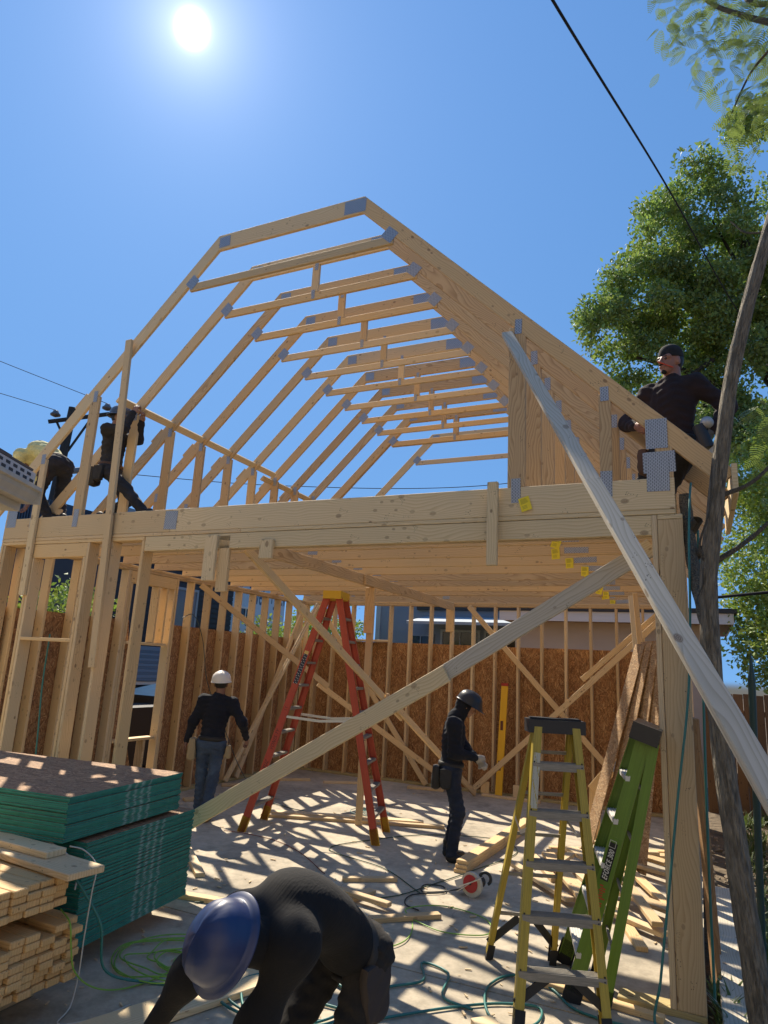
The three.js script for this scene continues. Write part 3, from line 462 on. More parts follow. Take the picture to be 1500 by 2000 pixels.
{
  const strapM = std(C(0.5, 0.48, 0.42), 0.5);
  const strap = new THREE.Mesh(tube([[3.70, 0.81, 1.75], [3.80, 0.80, 1.73], [3.93, 0.735, 1.74], [3.965, 0.60, 1.78], [3.955, 0.36, 1.782], [3.96, 0.17, 1.79], [3.97, 0.03, 1.83], [4.02, 0.006, 1.95], [4.15, 0.006, 1.80], [4.22, 0.02, 1.62]], 0.0045, 80, 5), strapM); tag(strap, 'packing_strap', 'loose pale packing strap hanging down the end of the stud bundles', 'strap');
  const st2 = new THREE.Mesh(tube([[3.2, 0.80, 1.60], [3.36, 0.802, 1.71], [3.50, 0.795, 1.72], [3.62, 0.74, 1.69], [3.70, 0.66, 1.66], [3.72, 0.55, 1.68]], 0.006, 60, 5), strapM); tag(st2, 'packing_strap', 'pale packing strap curling over the corner of the lower panel stack', 'strap');
}

// ================================================================ boards lying about
function loose(name, label, p0, p1, w, t, wd = [0, 0, 1], m = M.spf, group, cat = 'board') { return tag(board(null, '', p0, p1, w, t, wd, m), name, label, cat, group); }
const flat = (p, q, y = 0.0195) => [[p[0], y, p[1]], [q[0], y, q[1]]];
const lay = (label, p, q, w = 0.089, y = 0.0195, m = M.spf, group, t = 0.038) => { const d = V(q[0] - p[0], 0, q[1] - p[1]), s = [-d.z, 0, d.x]; return loose('loose_board', label, [p[0], y, p[1]], [q[0], y, q[1]], w, t, s, m, group); };
lay('long board on the slab below the tall red ladder', [2.0, -2.86], [4.22, -3.75], 0.089, 0.0195); lay('second long board beside the one below the tall red ladder', [1.95, -3.05], [3.9, -3.83], 0.14, 0.0195); 
lay('short offcut lying alone in sun and shadow in mid slab', [4.14, -1.12], [4.57, -1.42], 0.07, 0.0195); lay('short offcut with green cord knotted round its end', [4.80, -0.34], [5.25, -0.75], 0.08, 0.0195, M.spf);
lay('short offcut crossing another behind the bending worker', [4.35, -0.25], [4.52, -0.98], 0.089, 0.0195); lay('short offcut under the crossing one behind the bending worker', [4.15, -0.75], [4.85, -0.62], 0.07, 0.059);
lay('board end poking out past the green-edged panel stack', [2.1, -1.25], [3.0, -0.45], 0.089, 0.0195); lay('board end poking out low beside the green-edged panels', [3.2, 0.05], [3.85, -0.05], 0.089, 0.0195);
for (let k = 0; k < 3; k++) lay('long board in the small neat pile between dark-capped worker and yellow ladder', [5.0 + k * 0.006, -2.02 - k * 0.02], [5.12, -4.6], 0.13, 0.0195 + 0.0385 * k, M.orange, 'neat pile of three boards');
lay('wide plank on the driveway beneath the bending worker', [4.69, 0.86], [4.25, 2.0], 0.235, 0.0195, M.pale); lay('small block on the driveway at the foot of the yellow ladder', [6.03, 0.80], [6.13, 0.70], 0.12, 0.0195, M.pale);
lay('board on the slab at the foot of the green ladder', [6.25, 0.02], [7.0, 0.115], 0.06, 0.0195, M.spf); lay('scrap board at the foot of the left wall', [0.62, -2.95], [0.9, -3.35], 0.14, 0.0195); lay('scrap board at the foot of the corner brace', [0.3, -4.2], [0.72, -4.55], 0.14, 0.0195, M.orange); lay('long scrap board along the left wall foot', [0.3, -4.9], [1.1, -5.6], 0.09, 0.0195); lay('short scrap board near the back left corner', [1.4, -5.55], [1.9, -5.95], 0.089, 0.0195); lay('short scrap board below the sheathed back wall', [2.7, -6.15], [3.3, -6.3], 0.14, 0.0195);
// heap of offcuts behind the ladders
const heap = 'heap of offcuts behind the ladders', hl = 'offcut in the untidy heap behind the yellow and green ladders';
const H = [[[5.62, -3.36], [6.95, -4.1], 0.0195], [[5.6, -3.55], [6.95, -4.3], 0.0195], [[5.42, -2.5], [6.15, -1.66], 0.058], [[5.7, -2.95], [6.35, -1.5], 0.0965], [[6.05, -2.7], [6.72, -1.55], 0.0195], [[6.5, -3.1], [6.95, -2.0], 0.058], [[5.9, -3.2], [6.6, -2.2], 0.135], [[6.2, -1.75], [6.95, -1.25], 0.058], [[6.2, -3.3], [6.98, -2.9], 0.0965], [[6.3, -2.2], [6.98, -1.75], 0.0965], [[5.85, -2.2], [5.95, -2.95], 0.135], [[6.45, -2.6], [6.9, -1.2], 0.135], [[5.75, -3.42], [6.75, -3.98], 0.058], [[6.62, -1.5], [6.80, -0.95], 0.0195], [[5.5, -3.1], [5.9, -2.3], 0.0195], [[6.1, -3.7], [6.9, -3.2], 0.135]];
H.forEach(([p, q, y], i) => lay(hl, p, q, i % 3 ? 0.089 : 0.14, y, i % 4 === 1 ? M.orange : M.spf, heap));
{ // nailed-up truss offcut standing in the heap
  const o = thing('truss_offcut', 'nailed truss offcut with a steel plate standing on end among the offcuts', 'offcut', [6.05, 0, -4.2]);
  board(o, 'short_leg', [5.99, 0.0, -4.38], [6.02, 0.62, -4.36], 0.14, 0.038, [1, 0, 0], M.orange); board(o, 'upper_arm', [5.99, 0.60, -4.34], [6.32, 1.0, -4.2], 0.14, 0.038, [-1, 1, 0], M.orange); board(o, 'lower_arm', [6.26, 0.98, -4.24], [6.45, 0.62, -4.22], 0.10, 0.038, [1, 0, 0], M.spf);
  const g = new THREE.BoxGeometry(0.1, 0.12, 0.003), m = new THREE.Mesh(g, M.galv); m.name = 'connector_plate'; m.position.set(6.28, 0.93, -4.175).sub(o.position); o.add(m);
}
const paleOsb = M.osb.clone(); paleOsb.color = C(1, 1, 1); paleOsb.map = strandTexture(14, [[0.46, 0.29, 0.14], [0.40, 0.24, 0.11], [0.54, 0.36, 0.19], [0.34, 0.19, 0.08]], true)[0];
// panels and slats leaning inside the right wall
for (const [i, [x0, z0, x1, z1, y1, w, lb]] of [[6.02, -3.35, 6.66, -3.75, 2.40, 0.20, 'outermost slanting strip of strand board leaning towards the right wall'], [6.22, -3.25, 6.74, -3.68, 2.43, 0.22, 'second strip of strand board leaning towards the right wall'], [6.42, -3.2, 6.82, -3.6, 2.44, 0.24, 'third strip of strand board leaning towards the right wall'], [6.62, -3.1, 6.89, -3.5, 2.42, 0.22, 'strip of strand board leaning closest to the right wall']].entries()) {
  const g = new THREE.BoxGeometry(Math.hypot(x1 - x0, y1, z1 - z0), w, 0.012), m = new THREE.Mesh(g, paleOsb); worldUV(g, 0); const x = V(x1 - x0, y1, z1 - z0).normalize(), y = V(0.62, 0, 0.78); y.addScaledVector(x, -y.dot(x)).normalize(); m.quaternion.setFromRotationMatrix(new THREE.Matrix4().makeBasis(x, y, x.clone().cross(y))); m.position.set((x0 + x1) / 2, y1 / 2 + 0.02, (z0 + z1) / 2); tag(m, 'strand_board', lb, 'panel', 'strips leaning on the right wall');
}
loose('wood_slat', 'thin pale slat leaning among the panels by the right wall', [6.56, 2.0, -4.6], [6.47, 3.14, -4.9], 0.06, 0.02, [1, 0, 0], M.pale); loose('wood_slat', 'darker slat leaning beside the thin pale one by the right wall', [6.63, 1.95, -4.62], [6.53, 3.18, -4.95], 0.07, 0.03, [1, 0, 0], M.orange);
// spirit level standing on a block at the back wall
{
  const o = thing('spirit_level', 'long yellow spirit level standing upright against the back wall', 'spirit level', [4.23, 0.04, -6.4]), ym = std(C(0.72, 0.40, 0.012), 0.45);
  loose('loose_board', 'board lying under the yellow spirit level', [3.95, 0.0195, -6.37], [4.9, 0.0195, -6.37], 0.12, 0.038); 
  board(o, 'body', [4.225, 0.04, -6.36], [4.285, 1.80, -6.46], 0.115, 0.03, [1, 0, 0], ym);
  for (const t of [0.26, 0.62]) { const q = new THREE.Mesh(new THREE.BoxGeometry(0.045, 0.15, 0.036), std(C(0.10, 0.02, 0.01), 0.4)); q.name = 'vial_window'; q.position.set(4.215 + 0.06 * t, 0.04 + 1.76 * t, -6.36 - 0.1 * t).sub(o.position); q.rotation.x = -0.056; o.add(q); }
  const e = new THREE.Mesh(new THREE.BoxGeometry(0.119, 0.05, 0.034), std(C(0.32, 0.02, 0.012), 0.5)); e.name = 'end_cap'; e.position.set(4.284, 1.80, -6.459).sub(o.position); o.add(e);
  for (const [x, l] of [[3.98, 'square block standing on one side of the yellow spirit level'], [4.52, 'square block standing on the other side of the yellow spirit level']]) loose('block', l, [x, 0.04, -6.42], [x, 0.22, -6.42], 0.14, 0.038, [1, 0, 0], M.spf, null, 'block');
}
// circular saw on the slab
{
  const o = thing('circular_saw', 'circular saw with cream guard and red disc lying on the slab', 'circular saw', [5.32, 0, -1.4]); o.rotation.y = -0.25; o.scale.setScalar(0.84);
  const put = (name, g, m, x, y, z, rx = 0, ry = 0, rz = 0) => { const q = new THREE.Mesh(g, m); q.name = name; q.position.set(x, y, z); q.rotation.set(rx, ry, rz); q.castShadow = q.receiveShadow = true; o.add(q); return q; };
  const cream = std(C(0.55, 0.5, 0.4), 0.5), red = std(C(0.42, 0.015, 0.02), 0.45);
  put('blade_guard', new THREE.CylinderGeometry(0.125, 0.125, 0.04, 40), cream, 0, 0.125, 0, Math.PI / 2); put('guard_disc', new THREE.CylinderGeometry(0.088, 0.088, 0.05, 36), red, -0.005, 0.135, 0.004, Math.PI / 2); put('arbor_bolt', new THREE.CylinderGeometry(0.014, 0.014, 0.06, 10), M.black, -0.005, 0.135, 0.006, Math.PI / 2);
  put('base_shoe', new THREE.BoxGeometry(0.30, 0.006, 0.15), M.steel, -0.03, 0.12, -0.01, 0.0, 0, 0.62); put('motor_housing', new THREE.CylinderGeometry(0.055, 0.06, 0.16, 20), M.black, 0.0, 0.12, -0.11, Math.PI / 2);
  put('handle', new THREE.TorusGeometry(0.06, 0.017, 8, 20, 4.4), M.black, 0.13, 0.20, -0.06, 0, 0.3, -1); put('front_plate', new THREE.BoxGeometry(0.09, 0.10, 0.02), std(C(0.45, 0.47, 0.52), 0.4, { metalness: 0.4 }), -0.14, 0.10, 0.02, 0, 0.2, 0.4); put('side_bar', new THREE.BoxGeometry(0.3, 0.012, 0.01), M.alu, 0, 0.15, 0.036, 0, 0, 0.46);
}
// ================================================================ hoses and cords
const teal = std(C(0.03, 0.17, 0.15), 0.45), lime = std(C(0.22, 0.42, 0.05), 0.5), blackCord = std(C(0.02, 0.022, 0.02), 0.6);
function hose(label, pts, r, m, cat = 'hose', seg = 220) { return tag(new THREE.Mesh(tube(pts, r, seg, 7), m), cat === 'hose' ? 'air_hose' : 'power_cord', label, cat); }
function coil(cx, cz, r0, r1, turns, y, seed) { const r = rngOf(seed), P = [], n = turns * 10; for (let i = 0; i < n; i++) { const a = i / 10 * 6.283, q = r0 + (r1 - r0) * (0.5 + 0.5 * Math.sin(i * 0.37 + seed)) + (r() - 0.5) * 0.05; P.push([cx + Math.cos(a) * q * 1.25 + (r() - 0.5) * 0.04, y + 0.004 * (i % 7), cz + Math.sin(a) * q + (r() - 0.5) * 0.04]); } return P; }
hose('tangled lime green cord coiled on the driveway by the panel stack', [...coil(4.02, 1.02, 0.10, 0.36, 7, 0.012, 3), [4.5, 0.012, 0.9], [4.9, 0.012, 0.4], [5.2, 0.014, -0.1], [5.05, 0.012, -0.6], [5.0, 0.05, -0.6], [5.2, 0.012, -1.0], [5.6, 0.012, -0.9], [5.7, 0.012, -0.6], [5.4, 0.012, -0.45], [5.1, 0.012, -0.55]], 0.0045, lime, 'cord', 700);
hose('lime green cord draped over the end of the stud bundles', [[3.80, 0.50, 1.84], [3.955, 0.47, 1.90], [3.975, 0.36, 1.89], [3.97, 0.22, 1.84], [3.99, 0.10, 1.72], [4.02, 0.012, 1.5], [4.1, 0.012, 1.2], [4.0, 0.012, 1.0]], 0.0045, lime, 'cord');
hose('teal air hose looped on the driveway under the bending worker', [[3.75, 0.75, 1.83], [3.87, 0.62, 1.78], [3.985, 0.42, 1.70], [3.99, 0.15, 1.62], [4.1, 0.012, 1.35], [4.35, 0.011, 1.25], [4.6, 0.011, 1.12], ...coil(4.95, 1.05, 0.28, 0.36, 3, 0.012, 9), [5.4, 0.011, 0.6], [5.55, 0.011, 0.4], [5.45, 0.012, 0.15], [5.65, 0.012, 0.2], [5.75, 0.012, 0.55], [5.95, 0.012, 0.6]], 0.008, teal, 'hose', 420);
hose('teal air hose running under the yellow ladder to the post', [[5.5, 0.011, 1.0], [5.85, 0.011, 0.62], [6.1, 0.011, 0.42], [6.3, 0.012, 0.36], [6.33, 0.012, 0.55], [6.2, 0.012, 0.72], [6.05, 0.012, 0.60], [5.95, 0.012, 0.25], [6.05, 0.012, 0.0], [6.3, 0.012, 0.05], [6.5, 0.011, 0.26], [6.8, 0.011, 0.30], [6.93, 0.012, 0.28]], 0.008, teal);
hose('teal air hose hanging down across the face of the door post', [[7.30, 3.45, -0.25], [7.29, 3.3, -0.02], [7.27, 3.0, 0.05], [7.25, 2.4, 0.08], [7.215, 1.9, 0.1], [7.13, 1.3, 0.13], [7.05, 0.7, 0.16], [6.99, 0.25, 0.2], [6.96, 0.02, 0.24], [7.2, 0.012, 0.4]], 0.008, teal);
hose('teal air hose hanging beside the outer edge of the door post', [[7.33, 3.1, -0.3], [7.32, 2.4, -0.25], [7.30, 1.6, -0.2], [7.285, 0.8, -0.18], [7.28, 0.05, -0.2]], 0.009, teal);
hose('black power cord looped beside the circular saw', [[5.26, 0.06, -1.42], [5.05, 0.012, -1.35], [4.9, 0.012, -1.25], [4.85, 0.012, -1.45], [5.0, 0.012, -1.5], [5.08, 0.012, -1.36], [4.85, 0.012, -1.1], [4.9, 0.012, -0.85], [5.05, 0.012, -0.78]], 0.006, blackCord, 'cord');
hose('dark green cord running across the mid slab to the work boots', [[3.4, 0.01, 0.1], [4.2, 0.01, -0.55], [4.7, 0.01, -0.95], [4.9, 0.01, -1.5], [5.1, 0.01, -2.2], [5.3, 0.01, -3.2], [5.0, 0.01, -3.6], [4.2, 0.01, -3.3], [3.7, 0.01, -2.6], [3.5, 0.01, -2.0], [4.3, 0.01, -1.7], [4.9, 0.01, -1.2]], 0.005, std(C(0.05, 0.09, 0.05), 0.6), 'cord', 300);
hose('green cord tangled on the slab behind the prop post', coil(3.15, -3.75, 0.08, 0.2, 5, 0.05, 5), 0.004, teal, 'cord', 300);
hose('thin hose hanging from the left wall sheathing to the slab', [[0.2, 2.55, -2.95], [0.22, 2.62, -3.15], [0.2, 2.3, -3.45], [0.2, 1.6, -3.7], [0.25, 1.0, -4.1], [0.5, 0.35, -4.3], [0.9, 0.012, -4.2], [1.7, 0.012, -3.6], [2.4, 0.012, -3.4]], 0.006, std(C(0.06, 0.08, 0.07), 0.6));
hose('teal hose hanging down behind the front wall window', [[0.75, 2.15, -0.24], [0.76, 1.6, -0.24], [0.80, 1.1, -0.25], [0.84, 0.5, -0.26], [0.86, 0.02, -0.28]], 0.009, teal);
hose('thin brown cord lying by the red ladder foot', [[2.1, 0.008, -1.95], [2.35, 0.008, -1.98], [2.8, 0.008, -1.95], [3.3, 0.008, -1.7], [3.9, 0.008, -1.2]], 0.004, std(C(0.2, 0.05, 0.03), 0.6), 'cord');
{ // wood chips and sawdust
  const g = new THREE.BoxGeometry(1, 0.25, 0.3), m = new THREE.InstancedMesh(g, std(C(0.62, 0.47, 0.28), 0.85), 1700), q = new THREE.Object3D(), r = rngOf(91);
  for (let i = 0; i < 1700; i++) { const s = 0.006 + 0.06 * Math.pow(r(), 5); q.position.set(0.4 + 6.6 * r(), 0.003 + s * 0.1, -6 + 8.0 * Math.sqrt(r())); q.rotation.set((r() - 0.5) * 0.3, r() * 6.3, 0); q.scale.set(s, s * 0.5, s * 0.8); q.updateMatrix(); m.setMatrixAt(i, q.matrix); }
  m.name = 'wood_chips'; m.userData = { kind: 'stuff', label: 'small wood chips and sawdust scattered over the slab', category: 'wood chips' }; m.castShadow = m.receiveShadow = true; scene.add(m);
}
// weathered raking prop in front, two boards spliced
{
  const o = thing('raking_prop', 'weathered pale raking prop of spliced boards leaning from front truss towards the ground', 'prop', [7.5, 0, 3.4]);
  const a = [5.985, 4.72, 0.055], b = [7.45, 1.73, 2.35], d = V(...b).sub(V(...a)), L = d.length(); const at = (t, off = [0, 0, 0]) => lerp(a, b, t).map((v, k) => v + off[k]);
  board(o, 'upper_board', at(-0.02), at(0.90), 0.089, 0.038, [0.9, 0.25, -0.43], M.grey); board(o, 'lower_board', at(0.555, [0.004, -0.008, 0.041]), at(1.575, [0.004, -0.008, 0.041]), 0.089, 0.038, [0.9, 0.25, -0.43], M.grey);
}
{ // broad weathered board lying on the soil outside the right wall
  lay('broad weathered plank lying on the soil outside the door post', [7.39, -2.9], [7.43, 0.19], 0.22, 0.05, M.grey);
}
// ================================================================ houses around
function house(name, label, base) { return thing(name, label, 'building', base); }
const paint = (r, g, b, rough = 0.75, seed = 7) => { const n = noise2(seed); return std(C(1, 1, 1), rough, { map: texture(256, 256, (i, j) => { const k = 0.9 + 0.2 * fbm(n, i / 32, j / 16, 8, 16, 4); return [r * k, g * k, b * k]; }) }); };
function windowPart(parent, x0, x1, y0, y1, z, axis, white, glass) {   // axis 'z': faces +z at plane z; axis 'x': faces +x at plane x=z, spans z
  const B = (n, a0, a1, b0, b1, d0, d1, m, p = parent) => axis === 'z' ? box(p, n, a0, a1, b0, b1, z + d0, z + d1, m) : box(p, n, z + d0, z + d1, b0, b1, a0, a1, m);
  const w = B('window', x0, x1, y0, y1, 0.004, 0.02, glass);
  const f = 0.07; for (const [a0, a1, b0, b1] of [[x0 - f, x0, y0 - f, y1 + f], [x1, x1 + f, y0 - f, y1 + f], [x0, x1, y1, y1 + f], [x0, x1, y0 - f, y0], [(x0 + x1) / 2 - 0.02, (x0 + x1) / 2 + 0.02, y0, y1]]) B('window_frame', a0, a1, b0, b1, 0.003, 0.05, white);
}
const whiteTrim = paint(0.62, 0.60, 0.56, 0.6, 11), darkGlass = std(C(0.012, 0.014, 0.018), 0.06), roofDark = paint(0.05, 0.048, 0.045, 0.9, 12);
{ // beige house with white eave behind the back wall
  const o = house('beige_house', 'low beige stucco house with white eave boards behind the back wall', [5.3, 0, -11]);
  const beige = paint(0.47, 0.405, 0.33, 0.9, 21);
  box(o, 'wall', 3.35, 7.62, -0.1, 3.22, -15, -10.95, beige); box(o, 'fascia', 3.1, 8.0, 3.2, 3.42, -10.46, -10.42, whiteTrim); box(o, 'fascia', 7.96, 8.0, 3.2, 3.42, -15, -10.47, whiteTrim); box(o, 'soffit', 3.1, 7.95, 3.222, 3.24, -14.9, -10.47, std(C(0.30, 0.19, 0.11), 0.8)); box(o, 'roof', 3.05, 8.06, 3.425, 3.52, -15, -10.38, roofDark);
}
{ // blue-grey house with porch roof
  const o = house('blue_house', 'blue-grey house with dark windows and a low porch roof behind the back wall', [1, 0, -15]);
  const blue = paint(0.20, 0.25, 0.31, 0.8, 22), pale = paint(0.36, 0.41, 0.45, 0.7, 23);
  box(o, 'wall', -1.9, 4.4, -0.1, 4.6, -18, -14.2, blue); box(o, 'corner_board', -1.9, -1.75, -0.1, 4.6, -14.197, -14.15, pale); windowPart(o, -0.72, 0.0, 1.6, 2.95, -14.2, 'z', blue, darkGlass); windowPart(o, 0.35, 1.45, 1.3, 3.1, -14.2, 'z', pale, darkGlass); windowPart(o, 1.7, 2.9, 1.3, 3.1, -14.2, 'z', pale, darkGlass); windowPart(o, 3.2, 3.7, 1.3, 2.8, -14.2, 'z', whiteTrim, darkGlass);
  const rf = box(o, 'porch_roof', -0.2, 3.5, 3.34, 3.42, -14.19, -12.6, pale); rf.rotation.x = 0.16; box(o, 'roof_band', -0.5, 2.4, 3.74, 3.9, -14.197, -14.1, roofDark);
}
{ // navy house with a white framed window, seen between the left studs
  const o = house('navy_house', 'dark navy clapboard house with pale window frames left of the garage', [-6.5, 0, -8.5]);
  const navy = paint(0.022, 0.028, 0.042, 0.7, 24); box(o, 'wall', -9.5, -5.6, -0.1, 5.2, -11.6, -6.9, navy);
  for (let k = 0; k < 34; k++) { const y = 0.2 + k * 0.145; box(o, 'clapboard', -5.597, -5.575, y, y + 0.12, -11.6, -6.9, navy); }
  windowPart(o, -9.9, -9.1, 2.75, 3.75, -5.575, 'x', paint(0.25, 0.30, 0.36, 0.6, 25), std(C(0.16, 0.2, 0.26), 0.1)); box(o, 'eave', -5.6, -5.2, 5.2, 5.35, -11.8, -6.7, whiteTrim);
}
{ // house wrapped in printed building paper
  const o = house('wrapped_house', 'house under construction wrapped in pale blue printed building paper', [-9, 0, -15]);
  const c = document.createElement('canvas'); c.width = 1024; c.height = 512; const q = c.getContext('2d'); q.fillStyle = '#a9bccb'; q.fillRect(0, 0, 1024, 512); q.fillStyle = '#2f4a66'; q.font = 'bold 84px sans-serif'; for (const [x, y] of [[40, 440], [330, 440], [640, 440], [180, 120], [500, 130], [800, 120]]) q.fillText('Tyvek', x, y); q.font = '40px sans-serif'; for (const x of [80, 390, 720]) q.fillText('PRO', x, 270); q.strokeStyle = '#8fa3b3'; for (let i = 0; i < 30; i++) { q.beginPath(); q.moveTo(i * 40, 0); q.lineTo(i * 40 + 20, 512); q.stroke(); }
  const t = new THREE.CanvasTexture(c); t.colorSpace = THREE.SRGBColorSpace; t.wrapS = t.wrapT = THREE.RepeatWrapping; const wrap = std(C(1, 1, 1), 0.5, { map: t });
  const g = new THREE.BoxGeometry(4, 5.4, 4.6); add(o, 'wall', g, [wrap, wrap, roofDark, wrap, wrap, wrap], [-9.1, 2.6, -14.5]); windowPart(o, -14.6, -14.0, 3.4, 3.7, -7.1, 'x', whiteTrim, darkGlass); windowPart(o, -13.5, -13.0, 3.5, 3.75, -7.1, 'x', whiteTrim, darkGlass); box(o, 'roof', -11.4, -6.8, 5.3, 5.5, -17, -12, roofDark);
}
{ // small shed with shingled roof, and a covered grill before it
  const o = thing('garden_shed', 'small shed with grey shingle roof seen through the left wall window', 'shed', [-3.8, 0, -6]); const g = paint(0.09, 0.095, 0.10, 0.9, 26), sh = [paint(0.11, 0.115, 0.12, 0.95, 27), paint(0.16, 0.165, 0.17, 0.95, 28)];
  box(o, 'wall', -5.0, -3.5, -0.1, 1.5, -7.6, -4.6, g); box(o, 'fascia', -3.2, -3.15, 1.36, 1.46, -7.7, -4.4, whiteTrim);
  for (let k = 0; k < 12; k++) { const t = k / 12, m = box(o, 'shingle_row', -0.09, 0.09, -0.007, 0.007, -7.7, -4.4, sh[k % 2]); m.position.x = -3.2 - t * 1.05 - o.position.x; m.position.y = 1.48 + t * 0.68; m.rotation.z = -0.52; }
  const b = thing('covered_grill', 'black covered grill standing outside the left wall window', 'grill', [-2.2, 0, -4.7]); const gc = new THREE.BoxGeometry(0.9, 1.0, 1.4, 6, 8, 8), p = gc.attributes.position; for (let i = 0; i < p.count; i++) { const f = 1 - 0.12 * Math.max(0, p.getY(i)) * (1 + 0.4 * Math.sin(p.getZ(i) * 9)); p.setXYZ(i, p.getX(i) * f, p.getY(i), p.getZ(i) * f); } gc.computeVertexNormals(); add(b, 'cover', gc, std(C(0.01, 0.01, 0.011), 0.7), [-2.2, 0.55, -4.7]); box(b, 'leg', -2.5, -2.46, -0.07, 0.1, -5.2, -5.16, M.black);
  const cn = thing('canopy', 'pale green and white canopy top beside the small shed', 'canopy', [-2.7, 1.1, -5.9]); const pyr = new THREE.ConeGeometry(0.9, 0.25, 4, 1); pyr.rotateY(0.78); add(cn, 'canopy_top', pyr, paint(0.45, 0.52, 0.48, 0.8, 29), [-2.7, 1.32, -5.9]); for (const [x, z] of [[-3.25, -6.45], [-2.15, -6.45], [-3.25, -5.35], [-2.15, -5.35]]) box(cn, 'canopy_leg', x - 0.02, x + 0.02, -0.07, 1.2, z - 0.02, z + 0.02, M.alu);
}
{ // added house, unseen behind the camera; its sunlit wall warms the garage front
  const o = house('unseen_fill_house', 'unseen cream clapboard house added behind the camera to bounce warm light onto the garage front', [4, 0, 10]);
  const cream = paint(0.66, 0.57, 0.42, 0.8, 31); box(o, 'wall', -9, 15, -0.1, 6.4, 9.2, 16, cream); for (let k = 0; k < 40; k++) { const y = 0.2 + k * 0.155; box(o, 'clapboard', -9, 15, y, y + 0.135, 9.17, 9.197, cream); }
  for (const x of [-4, 0.5, 5, 9.5]) { windowPart(o, x, x + 1.1, 3.9, 5.3, 9.12, 'z', whiteTrim, darkGlass); } box(o, 'eave', -9.5, 15.5, 6.4, 6.6, 8.9, 16.4, whiteTrim); box(o, 'roof', -9.5, 15.5, 6.604, 6.9, 9.0, 16.4, roofDark);
}
{ // neighbouring eave with gutter, upper left
  const e = V(0.448, 0, 0.894), l = V(-0.894, 0, 0.448), P1 = V(3.215, 3.07, 2.0);
  const o = thing('neighbour_house', 'neighbouring house corner with beige gutter, slotted strip and shingle edge', 'building', [P1.x + l.x * 2, 0, P1.z + l.z * 2]);
  const at = (a, b, y) => [P1.x + e.x * a + l.x * b, y, P1.z + e.z * a + l.z * b];
  const beam = (name, b0, b1, y0, y1, a0, a1, m) => { const mesh = new THREE.Mesh(new THREE.BoxGeometry(a1 - a0, y1 - y0, b1 - b0), m); mesh.name = name; onto(mesh, at(a0, (b0 + b1) / 2, (y0 + y1) / 2), at(a1, (b0 + b1) / 2, (y0 + y1) / 2), [0, 1, 0], o); return mesh; };
  const gut = paint(0.50, 0.46, 0.38, 0.45, 32), shg = paint(0.12, 0.10, 0.095, 0.95, 33), strip = paint(0.55, 0.52, 0.5, 0.5, 34);
  // K-profile gutter
  const s = new THREE.Shape(); [[0, 0], [0.075, 0], [0.08, 0.02], [0.10, 0.055], [0.105, 0.085], [0.125, 0.09], [0.125, 0.115], [0.115, 0.115], [0.115, 0.1], [0.095, 0.095], [0.088, 0.06], [0.07, 0.012], [0.008, 0.012], [0.008, 0.115], [0, 0.115]].forEach(([x, y], i) => i ? s.lineTo(x, y) : s.moveTo(x, y));
  const gg = new THREE.ExtrudeGeometry(s, { depth: 3.2, bevelEnabled: false }), gm = new THREE.Mesh(gg, gut); gm.name = 'gutter'; gm.castShadow = true; gm.quaternion.setFromRotationMatrix(new THREE.Matrix4().makeBasis(l.clone().negate(), V(0, 1, 0), e.clone().negate().multiplyScalar(-1))); gm.position.copy(V(...at(0, 0.125, 2.955))).sub(o.position); o.add(gm);
  beam('gutter_end', 0.0, 0.125, 2.955, 3.07, -0.003, 0.0, gut); beam('fascia', 0.127, 0.15, 2.9, 3.11, 0, 3.2, gut); beam('soffit', 0.152, 0.5, 2.9, 2.915, 0, 3.2, gut);
  beam('slotted_strip', 0.03, 0.04, 3.075, 3.16, 0.06, 3.2, strip);
  for (let r = 0; r < 2; r++) for (let k = 0; k < 34; k++) beam('slot', 0.028, 0.0302, 3.088 + r * 0.036, 3.108 + r * 0.036, 0.08 + k * 0.09 + r * 0.045, 0.13 + k * 0.09 + r * 0.045, M.black);
  for (let k = 0; k < 9; k++) beam('shingle_row', 0.03 + k * 0.16, 0.22 + k * 0.16, 3.165 + k * 0.09, 3.18 + k * 0.09, 0.1, 3.2, shg);
  beam('wall', 0.5, 3.5, -0.1, 2.9, 0.45, 6, paint(0.4, 0.37, 0.32, 0.85, 35)); beam('gable_wall', 0.6, 3.5, 2.93, 3.4, 0.45, 6, gut);
}
{ // far ribbed metal roofs beyond the left eave
  for (const [x, z, w, h, col, lb] of [[-15.2, -11.5, 2.0, 7.35, C(0.05, 0.07, 0.10), 'far house with dark ribbed metal roof beyond the left eave'], [-13.2, -13.5, 1.5, 7.45, C(0.22, 0.25, 0.28), 'far house with pale ribbed metal roof beyond the left eave']]) {
    const o = house('far_house', lb, [x, 0, z]), m = std(col, 0.5, { metalness: 0.4 }); box(o, 'wall', x - w / 2, x + w / 2, -0.3, h - 0.8, z - 2, z, paint(0.3, 0.28, 0.26, 0.9, 36)); box(o, 'roof', x - w / 2 - 0.1, x + w / 2 + 0.1, h - 0.8, h - 0.02, z - 2.1, z + 0.1, m); for (let k = 0; k < 14; k++) { const xx = x - w / 2 + k * w / 13; box(o, 'roof_rib', xx - 0.02, xx + 0.02, h - 0.8, h, z + 0.1, z + 0.14, m); }
  }
}
